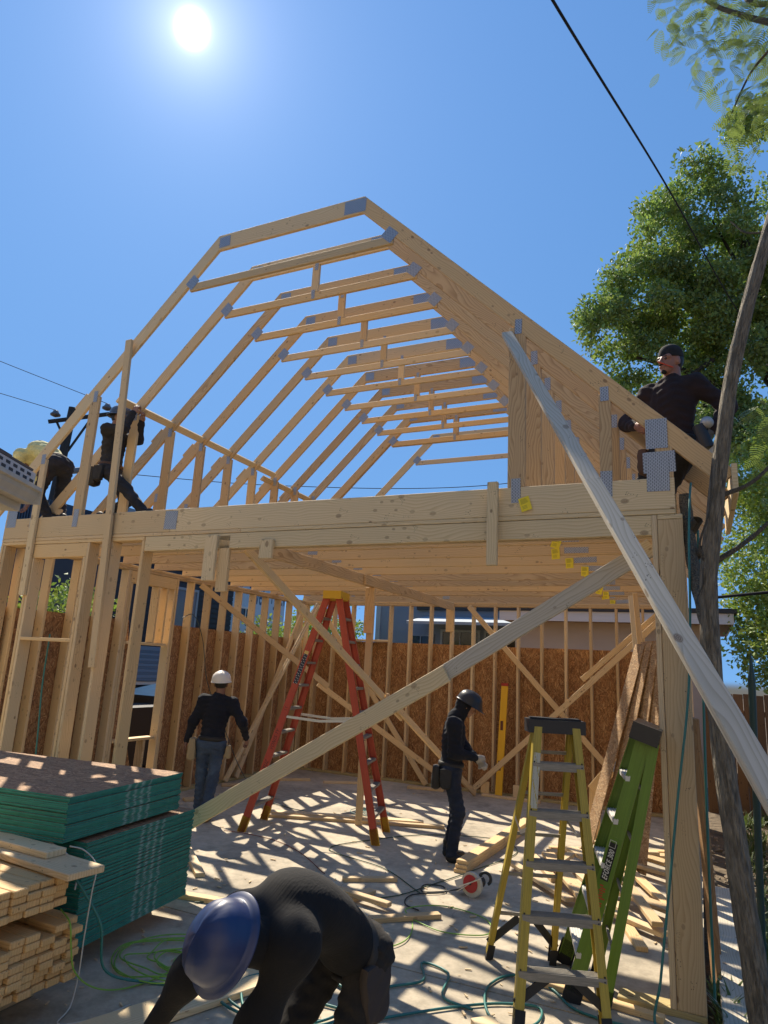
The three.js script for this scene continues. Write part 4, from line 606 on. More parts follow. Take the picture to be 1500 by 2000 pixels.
// ================================================================ fences and posts at the right
{
  const o = thing('board_fence', 'dark brown upright board fence behind the leaning tree trunk', 'fence', [9.5, 0, -8]); o.userData.kind = 'thing'; const fm = [wood(T_spf2, 0.16, 0.13, 0.11), wood(T_spf, 0.13, 0.10, 0.085), wood(T_spf2, 0.2, 0.16, 0.13)];
  for (let k = 0; k < 34; k++) timber(o, 'fence_board', 7.34 + k * 0.152, 7.485 + k * 0.152, -0.08, 1.86 + rr(-0.015, 0.015), -8.02, -8.0, fm); for (const y of [0.4, 1.5]) timber(o, 'fence_rail', 7.34, 12.5, y, y + 0.09, -8.06, -8.022, fm);
  const p = thing('picket_fence', 'sunlit honey coloured picket fence running back past the dark fence', 'fence', [8.4, 0, -6]); p.userData.kind = 'thing'; for (let k = 0; k < 30; k++) { const z = -7.7 + k * 0.16; timber(p, 'picket', 8.30 + k * 0.012, 8.325 + k * 0.012, -0.07, 1.80 - (k % 5) * 0.012, z, z + 0.12, M.orange); } timber(p, 'fence_rail', 8.34, 8.38, 0.4, 0.49, -7.7, -3.0, M.orange); timber(p, 'fence_rail', 8.36, 8.40, 1.4, 1.49, -7.7, -3.0, M.orange);
  const t = new THREE.Mesh(mergeGeometries([rod([7.60, -0.07, -1.0], [7.645, 2.05, -0.8], 0.024, 0.026, 8), rod([7.645, 2.05, -0.8], [7.65, 2.24, -0.79], 0.026, 0.004, 8)]), std(C(0.02, 0.055, 0.05), 0.5)); tag(t, 'steel_post', 'dark teal pointed steel post beside the leaning trunk', 'post');
  for (const [x, z, h, lb] of [[7.30, -0.62, 1.75, 'rough slab board standing outside the right wall next to the post'], [7.31, -1.1, 1.5, 'second rough slab board standing outside the right wall']]) loose('slab_board', lb, [x, -0.05, z], [x - 0.06, h, z + 0.1], 0.14, 0.03, [0.3, 0, 1], [wood(T_syp, 0.6, 0.5, 0.42)]);
}
// ================================================================ pole and wires
{
  const dk = std(C(0.035, 0.032, 0.03), 0.85), o = thing('utility_pole', 'dark utility pole with crossarm and insulators beyond the left roof slope', 'pole', [-16.7, 0, -13.2]);
  add(o, 'pole', rod([-17.2, -0.2, -13.4], [-16.1, 11.9, -13.15], 0.24, 0.17, 14), dk); const arm = add(o, 'crossarm', rod([-17.05, 11.28, -12.86], [-14.6, 11.75, -13.9], 0.12, 0.12, 4), dk);
  for (const [x, y, z] of [[-16.85, 11.5, -12.95], [-14.85, 11.88, -13.8]]) { const l = new THREE.LatheGeometry([[0.0, 0], [0.06, 0], [0.2, 0.06], [0.21, 0.12], [0.13, 0.2], [0.1, 0.28], [0, 0.3]].map(([a, b]) => new THREE.Vector2(a, b)), 14); add(o, 'insulator', l, std(C(0.12, 0.11, 0.11), 0.3), [x, y, z]); }
  add(o, 'arm_brace', rod([-16.45, 9.5, -13.2], [-15.4, 11.5, -13.55], 0.05), dk); add(o, 'arm_brace', rod([-16.4, 10.6, -13.2], [-16.75, 11.3, -12.98], 0.05), dk); add(o, 'line_insulator', rod([-16.4, 9.1, -13.2], [-15.5, 9.25, -13.6], 0.13), std(C(0.16, 0.17, 0.18), 0.5));
  const wireMat = std(C(0.012, 0.012, 0.013), 1);
  const W2 = (label, pts, r) => tag(new THREE.Mesh(tube(pts, r, 60, 5), wireMat), 'overhead_wire', label, 'wire');
  W2('overhead wire reaching the near insulator of the utility pole', [[-26, 14.6, -6], [-21, 12.9, -10], [-16.85, 11.8, -12.95]], 0.014); W2('overhead wire reaching the far insulator of the utility pole', [[-26, 16.5, -6], [-20, 14.1, -10.5], [-14.85, 12.18, -13.8]], 0.014);
  W2('low overhead wire from the pole passing behind the trusses', [[-15.5, 9.25, -13.6], [-8, 9.0, -17], [0, 9.6, -21], [8, 11.5, -24]], 0.016); W2('second low overhead wire passing behind the trusses', [[-16, 7.2, -13.5], [-8, 6.8, -17], [0, 7.2, -21], [9, 8.6, -24]], 0.014); W2('lowest overhead wire behind the trusses above the bottom chord', [[-16, 6.4, -13.5], [-8, 5.9, -17], [0, 6.2, -21], [9, 7.6, -24]], 0.014);
  W2('thick black cable crossing the open sky towards the big tree', [[6.15, 6.05, 3.6], [6.53, 6.945, 0.971], [7.199, 8.552, -3.478], [8.307, 9.852, -9.352], [9.6, 11.0, -15]], 0.012);
  W2('black cable bundle in front of the trees beyond the right eave', [[7.3, 3.55, -9], [9.5, 3.75, -8.6], [13, 4.0, -8]], 0.03);
}
// ================================================================ trees
const leafMat = (r, g, b) => new THREE.MeshPhysicalMaterial({ color: C(r, g, b), roughness: 0.8, transmission: 0.5, thickness: 0, side: THREE.DoubleSide });
const bark = (r, g, b, seed) => { const n = noise2(seed); return std(C(1, 1, 1), 0.9, { map: texture(256, 256, (i, j) => { const k = 0.25 + 1.5 * fbm(n, i / 16, j / 16, 16, 16, 5); return [r * k, g * k, b * k]; }, { repeat: [9, 2] }), bumpMap: texture(256, 256, (i, j) => { const k = fbm(n, i / 16, j / 10, 16, 25, 5); return [k, k, k]; }, { srgb: false, repeat: [9, 2] }), bumpScale: 0.03 }); };
function limbs(list, mat, parent, name) {   // list of [points, r0, r1]
  const geos = list.map(([pts, r0, r1]) => { const c = new THREE.CatmullRomCurve3(pts.map((p) => V(...p))), n = Math.max(8, pts.length * 6), g = new THREE.TubeGeometry(c, n, 1, 10), p = g.attributes.position; for (let i = 0; i <= n; i++) { const ctr = c.getPointAt(i / n), r = r0 + (r1 - r0) * Math.pow(i / n, 0.75); for (let k = 0; k <= 10; k++) { const q = i * 11 + k, w = 1 + 0.08 * Math.sin(i * 1.3 + k * 2); p.setXYZ(q, ctr.x + (p.getX(q) - ctr.x) * r * w, ctr.y + (p.getY(q) - ctr.y) * r * w, ctr.z + (p.getZ(q) - ctr.z) * r * w); } } return g; });
  return add(parent, name, mergeGeometries(geos), mat, [0, 0, 0]);
}
function sprayGeo(n, size, seed) {         // a twig end with leaf-sized bent faces
  const r = rngOf(seed), P = [], I = []; for (let k = 0; k < n; k++) {
    const d = V(r() - 0.5, r() - 0.5, r() - 0.5).normalize(), c = V((r() - 0.5), (r() - 0.5), (r() - 0.5)).multiplyScalar(size * 3.4), s = V(r() - 0.5, r() - 0.5, r() - 0.5).cross(d).normalize(), L = size * (0.7 + 0.6 * r()), w = L * 0.26, nn = d.clone().cross(s).multiplyScalar(L * 0.12), o = P.length / 3;
    for (const q of [c, c.clone().addScaledVector(d, L * 0.5).addScaledVector(s, w).add(nn), c.clone().addScaledVector(d, L * 0.5).addScaledVector(s, -w).add(nn), c.clone().addScaledVector(d, L)]) P.push(q.x, q.y, q.z); I.push(o, o + 1, o + 2, o + 1, o + 3, o + 2);
  }
  const g = new THREE.BufferGeometry(); g.setAttribute('position', new THREE.Float32BufferAttribute(P, 3)); g.setIndex(I); g.computeVertexNormals(); return g;
}
function crown(parent, name, lobes, per, geo, mat, seed, tint = 0.3) {
  const r = rngOf(seed), pos = []; for (const [x, y, z, R, sq = 1] of lobes) { const n = Math.round(per * R * R); for (let i = 0; i < n; i++) { const d = V(r() * 2 - 1, r() * 2 - 1, r() * 2 - 1); if (d.length() > 1) { i--; continue; } const rad = Math.pow(d.length(), 0.55), lump = 0.8 + 0.3 * Math.sin(d.x * 7 + x) * Math.sin(d.y * 8 + y) * Math.sin(d.z * 7 + z); d.normalize().multiplyScalar(R * rad * lump); pos.push([x + d.x, y + d.y * sq, z + d.z]); } }
  const m = new THREE.InstancedMesh(geo, mat, pos.length), o = new THREE.Object3D(), col = new THREE.Color(), off = origin(parent); pos.forEach((p, i) => { o.position.set(p[0] - off.x, p[1] - off.y, p[2] - off.z); o.rotation.set(r() * 6.3, r() * 6.3, r() * 6.3); o.scale.setScalar(0.7 + 0.6 * r()); o.updateMatrix(); m.setMatrixAt(i, o.matrix); const k = 1 - tint / 2 + tint * r(); col.setRGB(k * (0.9 + 0.25 * r()), k, k * 0.9); m.setColorAt(i, col); });
  m.name = name; m.userData.kind = 'stuff'; m.castShadow = m.receiveShadow = true; parent.add(m); return m;
}
const oakBark = bark(0.055, 0.045, 0.035, 61), greyBark = bark(0.19, 0.16, 0.115, 62), spray = sprayGeo(14, 0.12, 5), spray2 = sprayGeo(14, 0.10, 6);
{ // big broadleaf tree at the right
  const o = thing('oak_tree', 'big broad-leaved tree with dark limbs rising behind the right roof slope', 'tree', [10.2, 0, -14]);
  limbs([[[[10.2, -0.2, -14], [10.0, 4, -14], [9.7, 8, -13.8], [9.2, 12, -13.4], [8.8, 15, -13]], 0.42, 0.1], [[[9.8, 7.2, -13.9], [8.8, 8.8, -13.4], [7.6, 9.8, -12.8], [6.2, 10.3, -12.3]], 0.2, 0.04], [[[9.5, 9.5, -13.6], [8.2, 11.6, -13], [7.2, 13.0, -12.5]], 0.16, 0.03], [[[8.6, 9.0, -13.3], [7.2, 9.0, -12.9], [6.3, 8.5, -12.5]], 0.09, 0.02], [[[9.9, 5.5, -14], [8.8, 6.8, -13.6], [7.7, 7.4, -13.2]], 0.14, 0.03], [[[9.3, 11.2, -13.4], [10.2, 13.5, -13.2]], 0.12, 0.03], [[[7.6, 9.8, -12.8], [7.4, 8.4, -12.6]], 0.06, 0.02], [[[8.2, 11.6, -13], [7.0, 11.7, -12.2], [5.9, 11.4, -11.9]], 0.07, 0.015], [[[8.0, 10.0, -12.4], [7.0, 9.2, -12.0], [6.2, 8.9, -11.8]], 0.07, 0.015], [[[8.9, 12.5, -13], [8.2, 13.9, -12.3]], 0.08, 0.02]], oakBark, o, 'trunk');
  const r = rngOf(303), E = [[5.6, 11.0, -12.1, 0.9], [6.2, 10.2, -12.5, 0.8], [6.5, 11.9, -12.2, 1.1], [7.0, 13.3, -12.3, 1.1], [7.9, 14.5, -12.4, 1.2], [7.4, 11.6, -12.6, 1.2], [8.5, 12.8, -12.9, 1.6], [9.5, 13.6, -13, 1.4], [8.9, 10.8, -13.2, 1.6], [7.6, 10.2, -12.9, 0.9], [9.4, 9.0, -13.6, 1.5], [8.2, 8.6, -13.3, 0.9], [9.6, 7.2, -14.2, 1.3], [9.3, 17.1, -12.8, 0.55], [10.7, 12, -13.8, 1.9], [10.9, 14.2, -13.6, 1.5]], lobes = [];
  for (const [x, y, z, R] of E) for (let i = 0; i < Math.round(10 * R * R + 4); i++) { const d = V(r() * 2 - 1, r() * 2 - 1, r() * 2 - 1).normalize().multiplyScalar(R * (0.5 + 0.62 * r())); lobes.push([x + d.x, y + d.y * 0.85, z + d.z, 0.20 + 0.36 * r() * r() + 0.08 * R, 0.6]); }
  crown(o, 'crown', lobes, 185, spray, leafMat(0.23, 0.335, 0.075), 71, 0.8);
}
{ // second leafy tree lower right, and bushes beyond the fences
  const o = thing('leafy_tree', 'bright green leafy tree standing beyond the right fences', 'tree', [9.6, 0, -11]);
  limbs([[[[9.8, -0.2, -11], [9.7, 3, -11], [9.4, 6.5, -11.2]], 0.2, 0.05], [[[9.7, 2.6, -11], [8.6, 4.4, -10.9]], 0.08, 0.02], [[[9.6, 3.6, -11], [10.6, 5.4, -11.2]], 0.08, 0.02]], oakBark, o, 'trunk');
  crown(o, 'crown', [[8.5, 4.6, -10.9, 0.95], [9.5, 5.6, -11.2, 1.3], [8.6, 6.3, -11.2, 1.0], [9.2, 3.6, -10.8, 1.1], [8.6, 2.6, -10.4, 0.85], [10.4, 4.4, -11, 1.4], [9.4, 7.3, -11.5, 1.1], [9.8, 2.4, -10.3, 1.0], [8.4, 3.5, -10.9, 0.7]], 240, spray2, leafMat(0.27, 0.37, 0.06), 72, 0.5);
  for (const [x, z, R, h, lb, sd] of [[-2.6, -12.2, 1.5, 2.6, 'leafy bush beyond the back wall beside the blue-grey house', 1], [-3.4, -10.6, 1.2, 2.2, 'leafy bush beyond the back left corner of the garage', 2], [-2.2, -2.0, 0.9, 1.9, 'leafy bush outside the left wall near the front corner', 3], [-3.6, 0.2, 1.3, 2.4, 'larger leafy bush farther out from the front left corner', 4], [-5.0, -13.5, 1.3, 1.7, 'low leafy bush before the wrapped house', 5], [-2.9, -3.4, 0.8, 2.6, 'tall slim bush outside the left wall studs', 6]]) {
    const b = thing('leafy_bush', lb, 'bush', [x, 0, z], 'bushes around the garage'); limbs([0, 1, 2, 3].map((k) => [[[x, -0.1, z], [x + 0.25 * Math.cos(k * 1.6), h * 0.5, z + 0.25 * Math.sin(k * 1.6)], [x + 0.5 * R * Math.cos(k * 1.6), h, z + 0.5 * R * Math.sin(k * 1.6)]], 0.04, 0.012]), oakBark, b, 'stem');
    crown(b, 'crown', [[x, h * 0.95, z, R], [x + 0.5 * R, h * 0.6, z + 0.2, R * 0.75], [x - 0.4 * R, h * 0.5, z - 0.3 * R, R * 0.8], [x + 0.1, h * 0.3, z + 0.4 * R, R * 0.7]], 220, spray2, leafMat(0.24, 0.34, 0.06), 80 + sd, 0.5);
  }
}
{ // leaning tree by the post with feathery leaves
  const o = thing('mimosa_tree', 'leaning grey trunk beside the door post with feathery leaves high above', 'tree', [7.53, 0, 0.34]);
  limbs([[[[7.545, -0.1, 0.34], [7.485, 0.5, 0.32], [7.425, 1.2, 0.3], [7.365, 2.1, 0.28], [7.37, 2.6, 0.28], [7.455, 3.25, 0.28], [7.60, 4.1, 0.28], [7.83, 4.95, 0.26], [8.12, 5.9, 0.15], [8.35, 7.0, -0.1], [8.3, 8.4, -0.5]], 0.076, 0.027]], greyBark, o, 'trunk');
  for (const L of [[[[7.365, 2.3, 0.2], [7.31, 2.62, 0.06], [7.275, 2.95, -0.06], [7.255, 3.33, -0.14]], 0.045, 0.04], [[[7.285, 3.05, -0.1], [7.335, 3.12, -0.02]], 0.035, 0.033], [[[7.30, 2.86, -0.06], [7.36, 2.90, 0.0]], 0.035, 0.033], [[[7.46, 3.2, 0.28], [7.66, 3.3, 0.22], [7.85, 3.5, 0.15]], 0.018, 0.008], [[[7.39, 2.75, 0.26], [7.62, 2.92, 0.2], [7.9, 3.2, 0.1]], 0.02, 0.01], [[[7.38, 2.72, 0.3], [7.33, 2.85, 0.33], [7.40, 3.1, 0.34], [7.43, 3.4, 0.33]], 0.009, 0.004], [[[7.42, 2.6, 0.3], [7.35, 2.72, 0.32], [7.34, 2.62, 0.33], [7.31, 2.55, 0.33]], 0.007, 0.003], [[[8.35, 7.0, -0.1], [8.0, 7.5, -0.3], [7.7, 7.9, -0.4], [7.45, 8.4, -0.5]], 0.035, 0.012], [[[8.3, 7.6, -0.3], [8.0, 7.9, -0.5], [7.85, 8.6, -0.6]], 0.03, 0.012], [[[8.2, 7.2, -0.2], [7.95, 7.1, -0.4], [7.75, 6.75, -0.5]], 0.016, 0.005], [[[7.92, 5.1, 0.25], [7.75, 5.2, 0.15], [7.66, 5.35, 0.1]], 0.01, 0.004]]) limbs([L], greyBark, o, 'branch');
  // feathery compound leaf
  const P = [], I = []; for (let k = 0; k < 13; k++) for (const s of [-1, 1]) { const t = 0.04 + k * 0.025, dr = -0.9 * t * t, L = 0.085 * Math.sin(Math.PI * (0.15 + 0.8 * k / 13)), q = P.length / 3; P.push(t, dr, 0, t + 0.03, dr - 0.01, s * L, t + 0.016, dr - 0.006, s * L, t + 0.012, dr, 0); I.push(q, q + 1, q + 2, q, q + 3, q + 1); }
  const g = new THREE.BufferGeometry(); g.setAttribute('position', new THREE.Float32BufferAttribute(P, 3)); g.setIndex(I); g.computeVertexNormals();
  const r = rngOf(17), seeds = [[7.55, 7.9, -0.45, 0.35, 40], [7.85, 7.75, -0.5, 0.4, 60], [7.75, 6.95, -0.5, 0.3, 26], [8.05, 7.3, -0.4, 0.4, 60], [8.1, 6.6, -0.3, 0.35, 40], [7.6, 8.3, -0.5, 0.3, 40], [8.1, 8.2, -0.5, 0.5, 60], [8.3, 7.6, -0.3, 0.5, 60], [8.2, 6.1, 0.0, 0.3, 24], [7.72, 3.75, -0.15, 0.22, 22], [7.95, 3.4, 0.0, 0.25, 20]], L = []; for (const [x, y, z, R, n] of seeds) for (let i = 0; i < n * 1.3; i++) L.push([x + (r() * 2 - 1) * R, y + (r() * 2 - 1) * R, z + (r() * 2 - 1) * R]);
  const m = new THREE.InstancedMesh(g, leafMat(0.22, 0.30, 0.07), L.length), q = new THREE.Object3D(); L.forEach((p, i) => { q.position.set(...p).sub(o.position); q.rotation.set((r() - 0.5) * 1.2, r() * 6.3, (r() - 0.8) * 0.9, 'YXZ'); q.scale.setScalar(0.3 + 0.35 * r()); q.updateMatrix(); m.setMatrixAt(i, q.matrix); }); m.name = 'crown'; m.userData.kind = 'stuff'; m.castShadow = true; o.add(m);
}
{ // weeds and litter on the soil at the right
  const P = [], I = []; for (let k = 0; k < 7; k++) { const a = k * 0.9, q = P.length / 3, w = 0.012, h = 0.16 + 0.05 * (k % 3), c = Math.cos(a), s = Math.sin(a); P.push(-s * w, 0, c * w, s * w, 0, -c * w, c * 0.06 - s * w, h * 0.7, s * 0.06 + c * w, c * 0.06 + s * w, h * 0.7, s * 0.06 - c * w, c * 0.16, h, s * 0.16); I.push(q, q + 1, q + 3, q, q + 3, q + 2, q + 2, q + 3, q + 4); }
  const g = new THREE.BufferGeometry(); g.setAttribute('position', new THREE.Float32BufferAttribute(P, 3)); g.setIndex(I); g.computeVertexNormals();
  const N = 420, r = rngOf(23), m = new THREE.InstancedMesh(g, leafMat(0.09, 0.14, 0.03), N), q = new THREE.Object3D(); for (let i = 0; i < N; i++) { const near = r() < 0.05; q.position.set(near ? 7.28 + 0.12 * r() : 7.6 + 2.6 * r() * r(), -0.08, near ? -0.7 + 0.8 * r() : -7.5 + 9 * r()); q.rotation.set((r() - 0.5) * 0.4, r() * 6.3, 0); q.scale.setScalar((near ? 0.35 : 0.5) + 0.6 * r()); q.updateMatrix(); m.setMatrixAt(i, q.matrix); }
  m.name = 'weeds'; m.userData = { kind: 'stuff', label: 'scattered green weeds growing in the soil outside the right wall', category: 'weeds' }; m.castShadow = m.receiveShadow = true; scene.add(m);
  const sg = new THREE.IcosahedronGeometry(1, 0), sm = new THREE.InstancedMesh(sg, std(C(0.24, 0.19, 0.13), 0.9), 260), c2 = rngOf(29); for (let i = 0; i < 260; i++) { const s = 0.012 + 0.05 * c2() * c2(); q.position.set(7.3 + 2 * c2() * c2(), -0.06, -6 + 7 * c2()); q.rotation.set(c2() * 6, c2() * 6, 0); q.scale.set(s * 1.5, s * 0.6, s); q.updateMatrix(); sm.setMatrixAt(i, q.matrix); } sm.name = 'soil_clods'; sm.userData = { kind: 'stuff', label: 'pale clods and stones lying on the dark soil outside the wall', category: 'stones' }; sm.castShadow = sm.receiveShadow = true; scene.add(sm);
}
// ================================================================ people
function sdfMesh(prims, cell, k = 0.03, wrinkle = 0, clip) {
  const lo = V(1e9, 1e9, 1e9), hi = V(-1e9, -1e9, -1e9), grow = (c, r) => { lo.min(c.clone().subScalar(r)); hi.max(c.clone().addScalar(r)); };
  for (const p of prims) { if (p.t === 'c') { grow(p.a, p.ra); grow(p.b, p.rb); } else grow(p.c, Math.max(p.r.x, p.r.y, p.r.z)); }
  lo.subScalar(cell * 3); hi.addScalar(cell * 3); const nx = Math.ceil((hi.x - lo.x) / cell) + 1, ny = Math.ceil((hi.y - lo.y) / cell) + 1, nz = Math.ceil((hi.z - lo.z) / cell) + 1, F = new Float32Array(nx * ny * nz).fill(1);
  const q = V(0, 0, 0);
  for (const p of prims) {
    const m = k + cell * 2, l = V(0, 0, 0), h = V(0, 0, 0); let ab, L2, qi;
    if (p.t === 'c') { const r = Math.max(p.ra, p.rb) + m; l.copy(p.a).min(p.b).subScalar(r); h.copy(p.a).max(p.b).addScalar(r); ab = p.b.clone().sub(p.a); L2 = ab.lengthSq() || 1e-9; } else { const r = Math.max(p.r.x, p.r.y, p.r.z) + m; l.copy(p.c).subScalar(r); h.copy(p.c).addScalar(r); qi = p.q ? p.q.clone().invert() : null; }
    const i0 = Math.max(0, Math.floor((l.x - lo.x) / cell)), i1 = Math.min(nx - 1, Math.ceil((h.x - lo.x) / cell)), j0 = Math.max(0, Math.floor((l.y - lo.y) / cell)), j1 = Math.min(ny - 1, Math.ceil((h.y - lo.y) / cell)), k0 = Math.max(0, Math.floor((l.z - lo.z) / cell)), k1 = Math.min(nz - 1, Math.ceil((h.z - lo.z) / cell));
    for (let z = k0; z <= k1; z++) for (let y = j0; y <= j1; y++) for (let x = i0; x <= i1; x++) {
      let d; q.set(lo.x + x * cell, lo.y + y * cell, lo.z + z * cell);
      if (p.t === 'c') { const ax = q.x - p.a.x, ay = q.y - p.a.y, az = q.z - p.a.z, t = Math.max(0, Math.min(1, (ax * ab.x + ay * ab.y + az * ab.z) / L2)); d = Math.hypot(ax - ab.x * t, ay - ab.y * t, az - ab.z * t) - (p.ra + (p.rb - p.ra) * t); }
      else { q.sub(p.c); if (qi) q.applyQuaternion(qi); const e = Math.hypot(q.x / p.r.x, q.y / p.r.y, q.z / p.r.z); d = (e - 1) * Math.min(p.r.x, p.r.y, p.r.z) * (e > 1 ? 1 : 1); }
      const o = (z * ny + y) * nx + x, a = F[o]; if (p.cut) { F[o] = Math.max(a, -d); continue; } const kk = p.k ?? k, g = Math.max(kk - Math.abs(a - d), 0) / kk; F[o] = Math.min(a, d) - g * g * kk * 0.25;
    }
  }
  if (wrinkle || clip) for (let z = 0; z < nz; z++) for (let y = 0; y < ny; y++) for (let x = 0; x < nx; x++) { const o = (z * ny + y) * nx + x; if (Math.abs(F[o]) > 0.05) { if (!clip) continue; } const X = lo.x + x * cell, Y = lo.y + y * cell, Z = lo.z + z * cell; if (wrinkle) F[o] += wrinkle * (Math.sin(X * 31 + Y * 47 + 2 * Math.sin(Z * 23)) * Math.sin(Y * 61 - Z * 37 + 1.7 * Math.sin(X * 19)) + 0.6 * Math.sin(Y * 95 + 3 * Math.sin(X * 14 + Z * 11))); if (clip) F[o] = Math.max(F[o], clip(X, Y, Z)); }
  // naive surface nets
  const idx = new Int32Array(nx * ny * nz).fill(-1), P = [], I = [], at = (x, y, z) => F[(z * ny + y) * nx + x];
  for (let z = 0; z < nz - 1; z++) for (let y = 0; y < ny - 1; y++) for (let x = 0; x < nx - 1; x++) {
    let mask = 0, c = 0, sx = 0, sy = 0, sz = 0; const v = []; for (let n = 0; n < 8; n++) { const f = at(x + (n & 1), y + (n >> 1 & 1), z + (n >> 2)); v.push(f); if (f < 0) mask |= 1 << n; } if (mask === 0 || mask === 255) continue;
    for (let n = 0; n < 8; n++) for (const b of [1, 2, 4]) if (!(n & b)) { const w = n | b; if ((v[n] < 0) !== (v[w] < 0)) { const t = v[n] / (v[n] - v[w]); sx += (n & 1) + (b === 1 ? t : 0); sy += (n >> 1 & 1) + (b === 2 ? t : 0); sz += (n >> 2) + (b === 4 ? t : 0); c++; } }
    idx[(z * ny + y) * nx + x] = P.length / 3; P.push(lo.x + (x + sx / c) * cell, lo.y + (y + sy / c) * cell, lo.z + (z + sz / c) * cell);
  }
  const id = (x, y, z) => idx[(z * ny + y) * nx + x], quad = (a, b, c, d, f) => { if (a < 0 || b < 0 || c < 0 || d < 0) return; f ? I.push(a, b, c, a, c, d) : I.push(a, c, b, a, d, c); };
  for (let z = 1; z < nz - 1; z++) for (let y = 1; y < ny - 1; y++) for (let x = 1; x < nx - 1; x++) { const s = at(x, y, z) < 0; if (s !== at(x + 1, y, z) < 0) quad(id(x, y - 1, z - 1), id(x, y, z - 1), id(x, y, z), id(x, y - 1, z), s); if (s !== at(x, y + 1, z) < 0) quad(id(x - 1, y, z - 1), id(x - 1, y, z), id(x, y, z), id(x, y, z - 1), s); if (s !== at(x, y, z + 1) < 0) quad(id(x - 1, y - 1, z), id(x, y - 1, z), id(x, y, z), id(x - 1, y, z), s); }
  const g = new THREE.BufferGeometry(); g.setAttribute('position', new THREE.Float32BufferAttribute(P, 3)); g.setIndex(I); g.computeVertexNormals(); const U = []; for (let i = 0; i < P.length; i += 3) U.push(P[i] * 1.2 + P[i + 2] * 0.7 + P[i + 1] * 0.35, P[i + 1] * 1.1 + P[i + 2] * 0.8 - P[i] * 0.45); g.setAttribute('uv', new THREE.Float32BufferAttribute(U, 2)); return g;
}
const cap = (a, b, ra, rb, k) => ({ t: 'c', a: a.clone(), b: b.clone(), ra, rb, k }), ell = (c, r, q, o = {}) => ({ t: 'e', c: c.clone(), r: V(...r), q, ...o });
const basis = (x, y, z) => new THREE.Quaternion().setFromRotationMatrix(new THREE.Matrix4().makeBasis(x, y, z));
function ik(S, H, l1, l2, pole) { const d = H.clone().sub(S), L = Math.min(d.length(), (l1 + l2) * 0.998), n = d.clone().normalize(), a = (l1 * l1 - l2 * l2 + L * L) / (2 * L), h = Math.sqrt(Math.max(0, l1 * l1 - a * a)), p = pole.clone().addScaledVector(n, -pole.dot(n)).normalize(); return [S.clone().addScaledVector(n, a).addScaledVector(p, h), S.clone().addScaledVector(n, L)]; }
// head in its own frame: +z forward, +y up, origin at the middle of the skull
const headGeo = sdfMesh([ell(V(0, 0.03, -0.012), [0.074, 0.088, 0.093]), ell(V(0, -0.03, 0.02), [0.062, 0.078, 0.07]), ell(V(0, -0.085, 0.052), [0.034, 0.024, 0.03]), cap(V(0, 0.012, 0.088), V(0, -0.026, 0.108), 0.009, 0.014, 0.012), cap(V(-0.012, -0.03, 0.096), V(0.012, -0.03, 0.096), 0.009, 0.009, 0.01), cap(V(-0.045, 0.022, 0.066), V(0.045, 0.022, 0.066), 0.018, 0.018, 0.02), ell(V(-0.033, 0.003, 0.093), [0.016, 0.011, 0.012], null, { cut: true }), ell(V(0.033, 0.003, 0.093), [0.016, 0.011, 0.012], null, { cut: true }), cap(V(-0.02, -0.056, 0.082), V(0.02, -0.056, 0.082), 0.010, 0.010, 0.01), ell(V(-0.077, -0.01, -0.005), [0.012, 0.032, 0.02]), ell(V(0.077, -0.01, -0.005), [0.012, 0.032, 0.02]), cap(V(0, -0.05, -0.03), V(0, -0.15, -0.04), 0.056, 0.058)], 0.0045, 0.018);
// right hand: wrist at origin, fingers along +x, back of the hand +y, thumb towards +z
function handGeo(curl) {
  const p = [ell(V(0.05, 0, 0), [0.052, 0.017, 0.041])]; const F = [[0.028, 0.088, 0.072], [0.010, 0.094, 0.080], [-0.009, 0.091, 0.075], [-0.027, 0.083, 0.058]];
  for (const [z, x, L] of F) { let a = V(x, 0, z), an = curl * 0.5; for (const f of [0.45, 0.32, 0.25]) { const b = V(a.x + Math.cos(an) * L * f, a.y - Math.sin(an) * L * f, a.z * 1.02); p.push(cap(a, b, 0.0098 * (f > 0.4 ? 1 : 0.92), 0.0085, 0.004)); a = b; an += curl * 0.75; } }
  p.push(cap(V(0.022, -0.004, 0.03), V(0.052, -0.014 - 0.01 * curl, 0.056), 0.013, 0.011, 0.012), cap(V(0.052, -0.014 - 0.01 * curl, 0.056), V(0.082, -0.022 - 0.02 * curl, 0.058 - 0.012 * curl), 0.0105, 0.009, 0.004), cap(V(-0.03, 0, 0), V(0.02, 0, 0), 0.026, 0.028));
  return sdfMesh(p, 0.0036, 0.012);
}
const handRelaxed = handGeo(0.45), handGrip = handGeo(1.25);
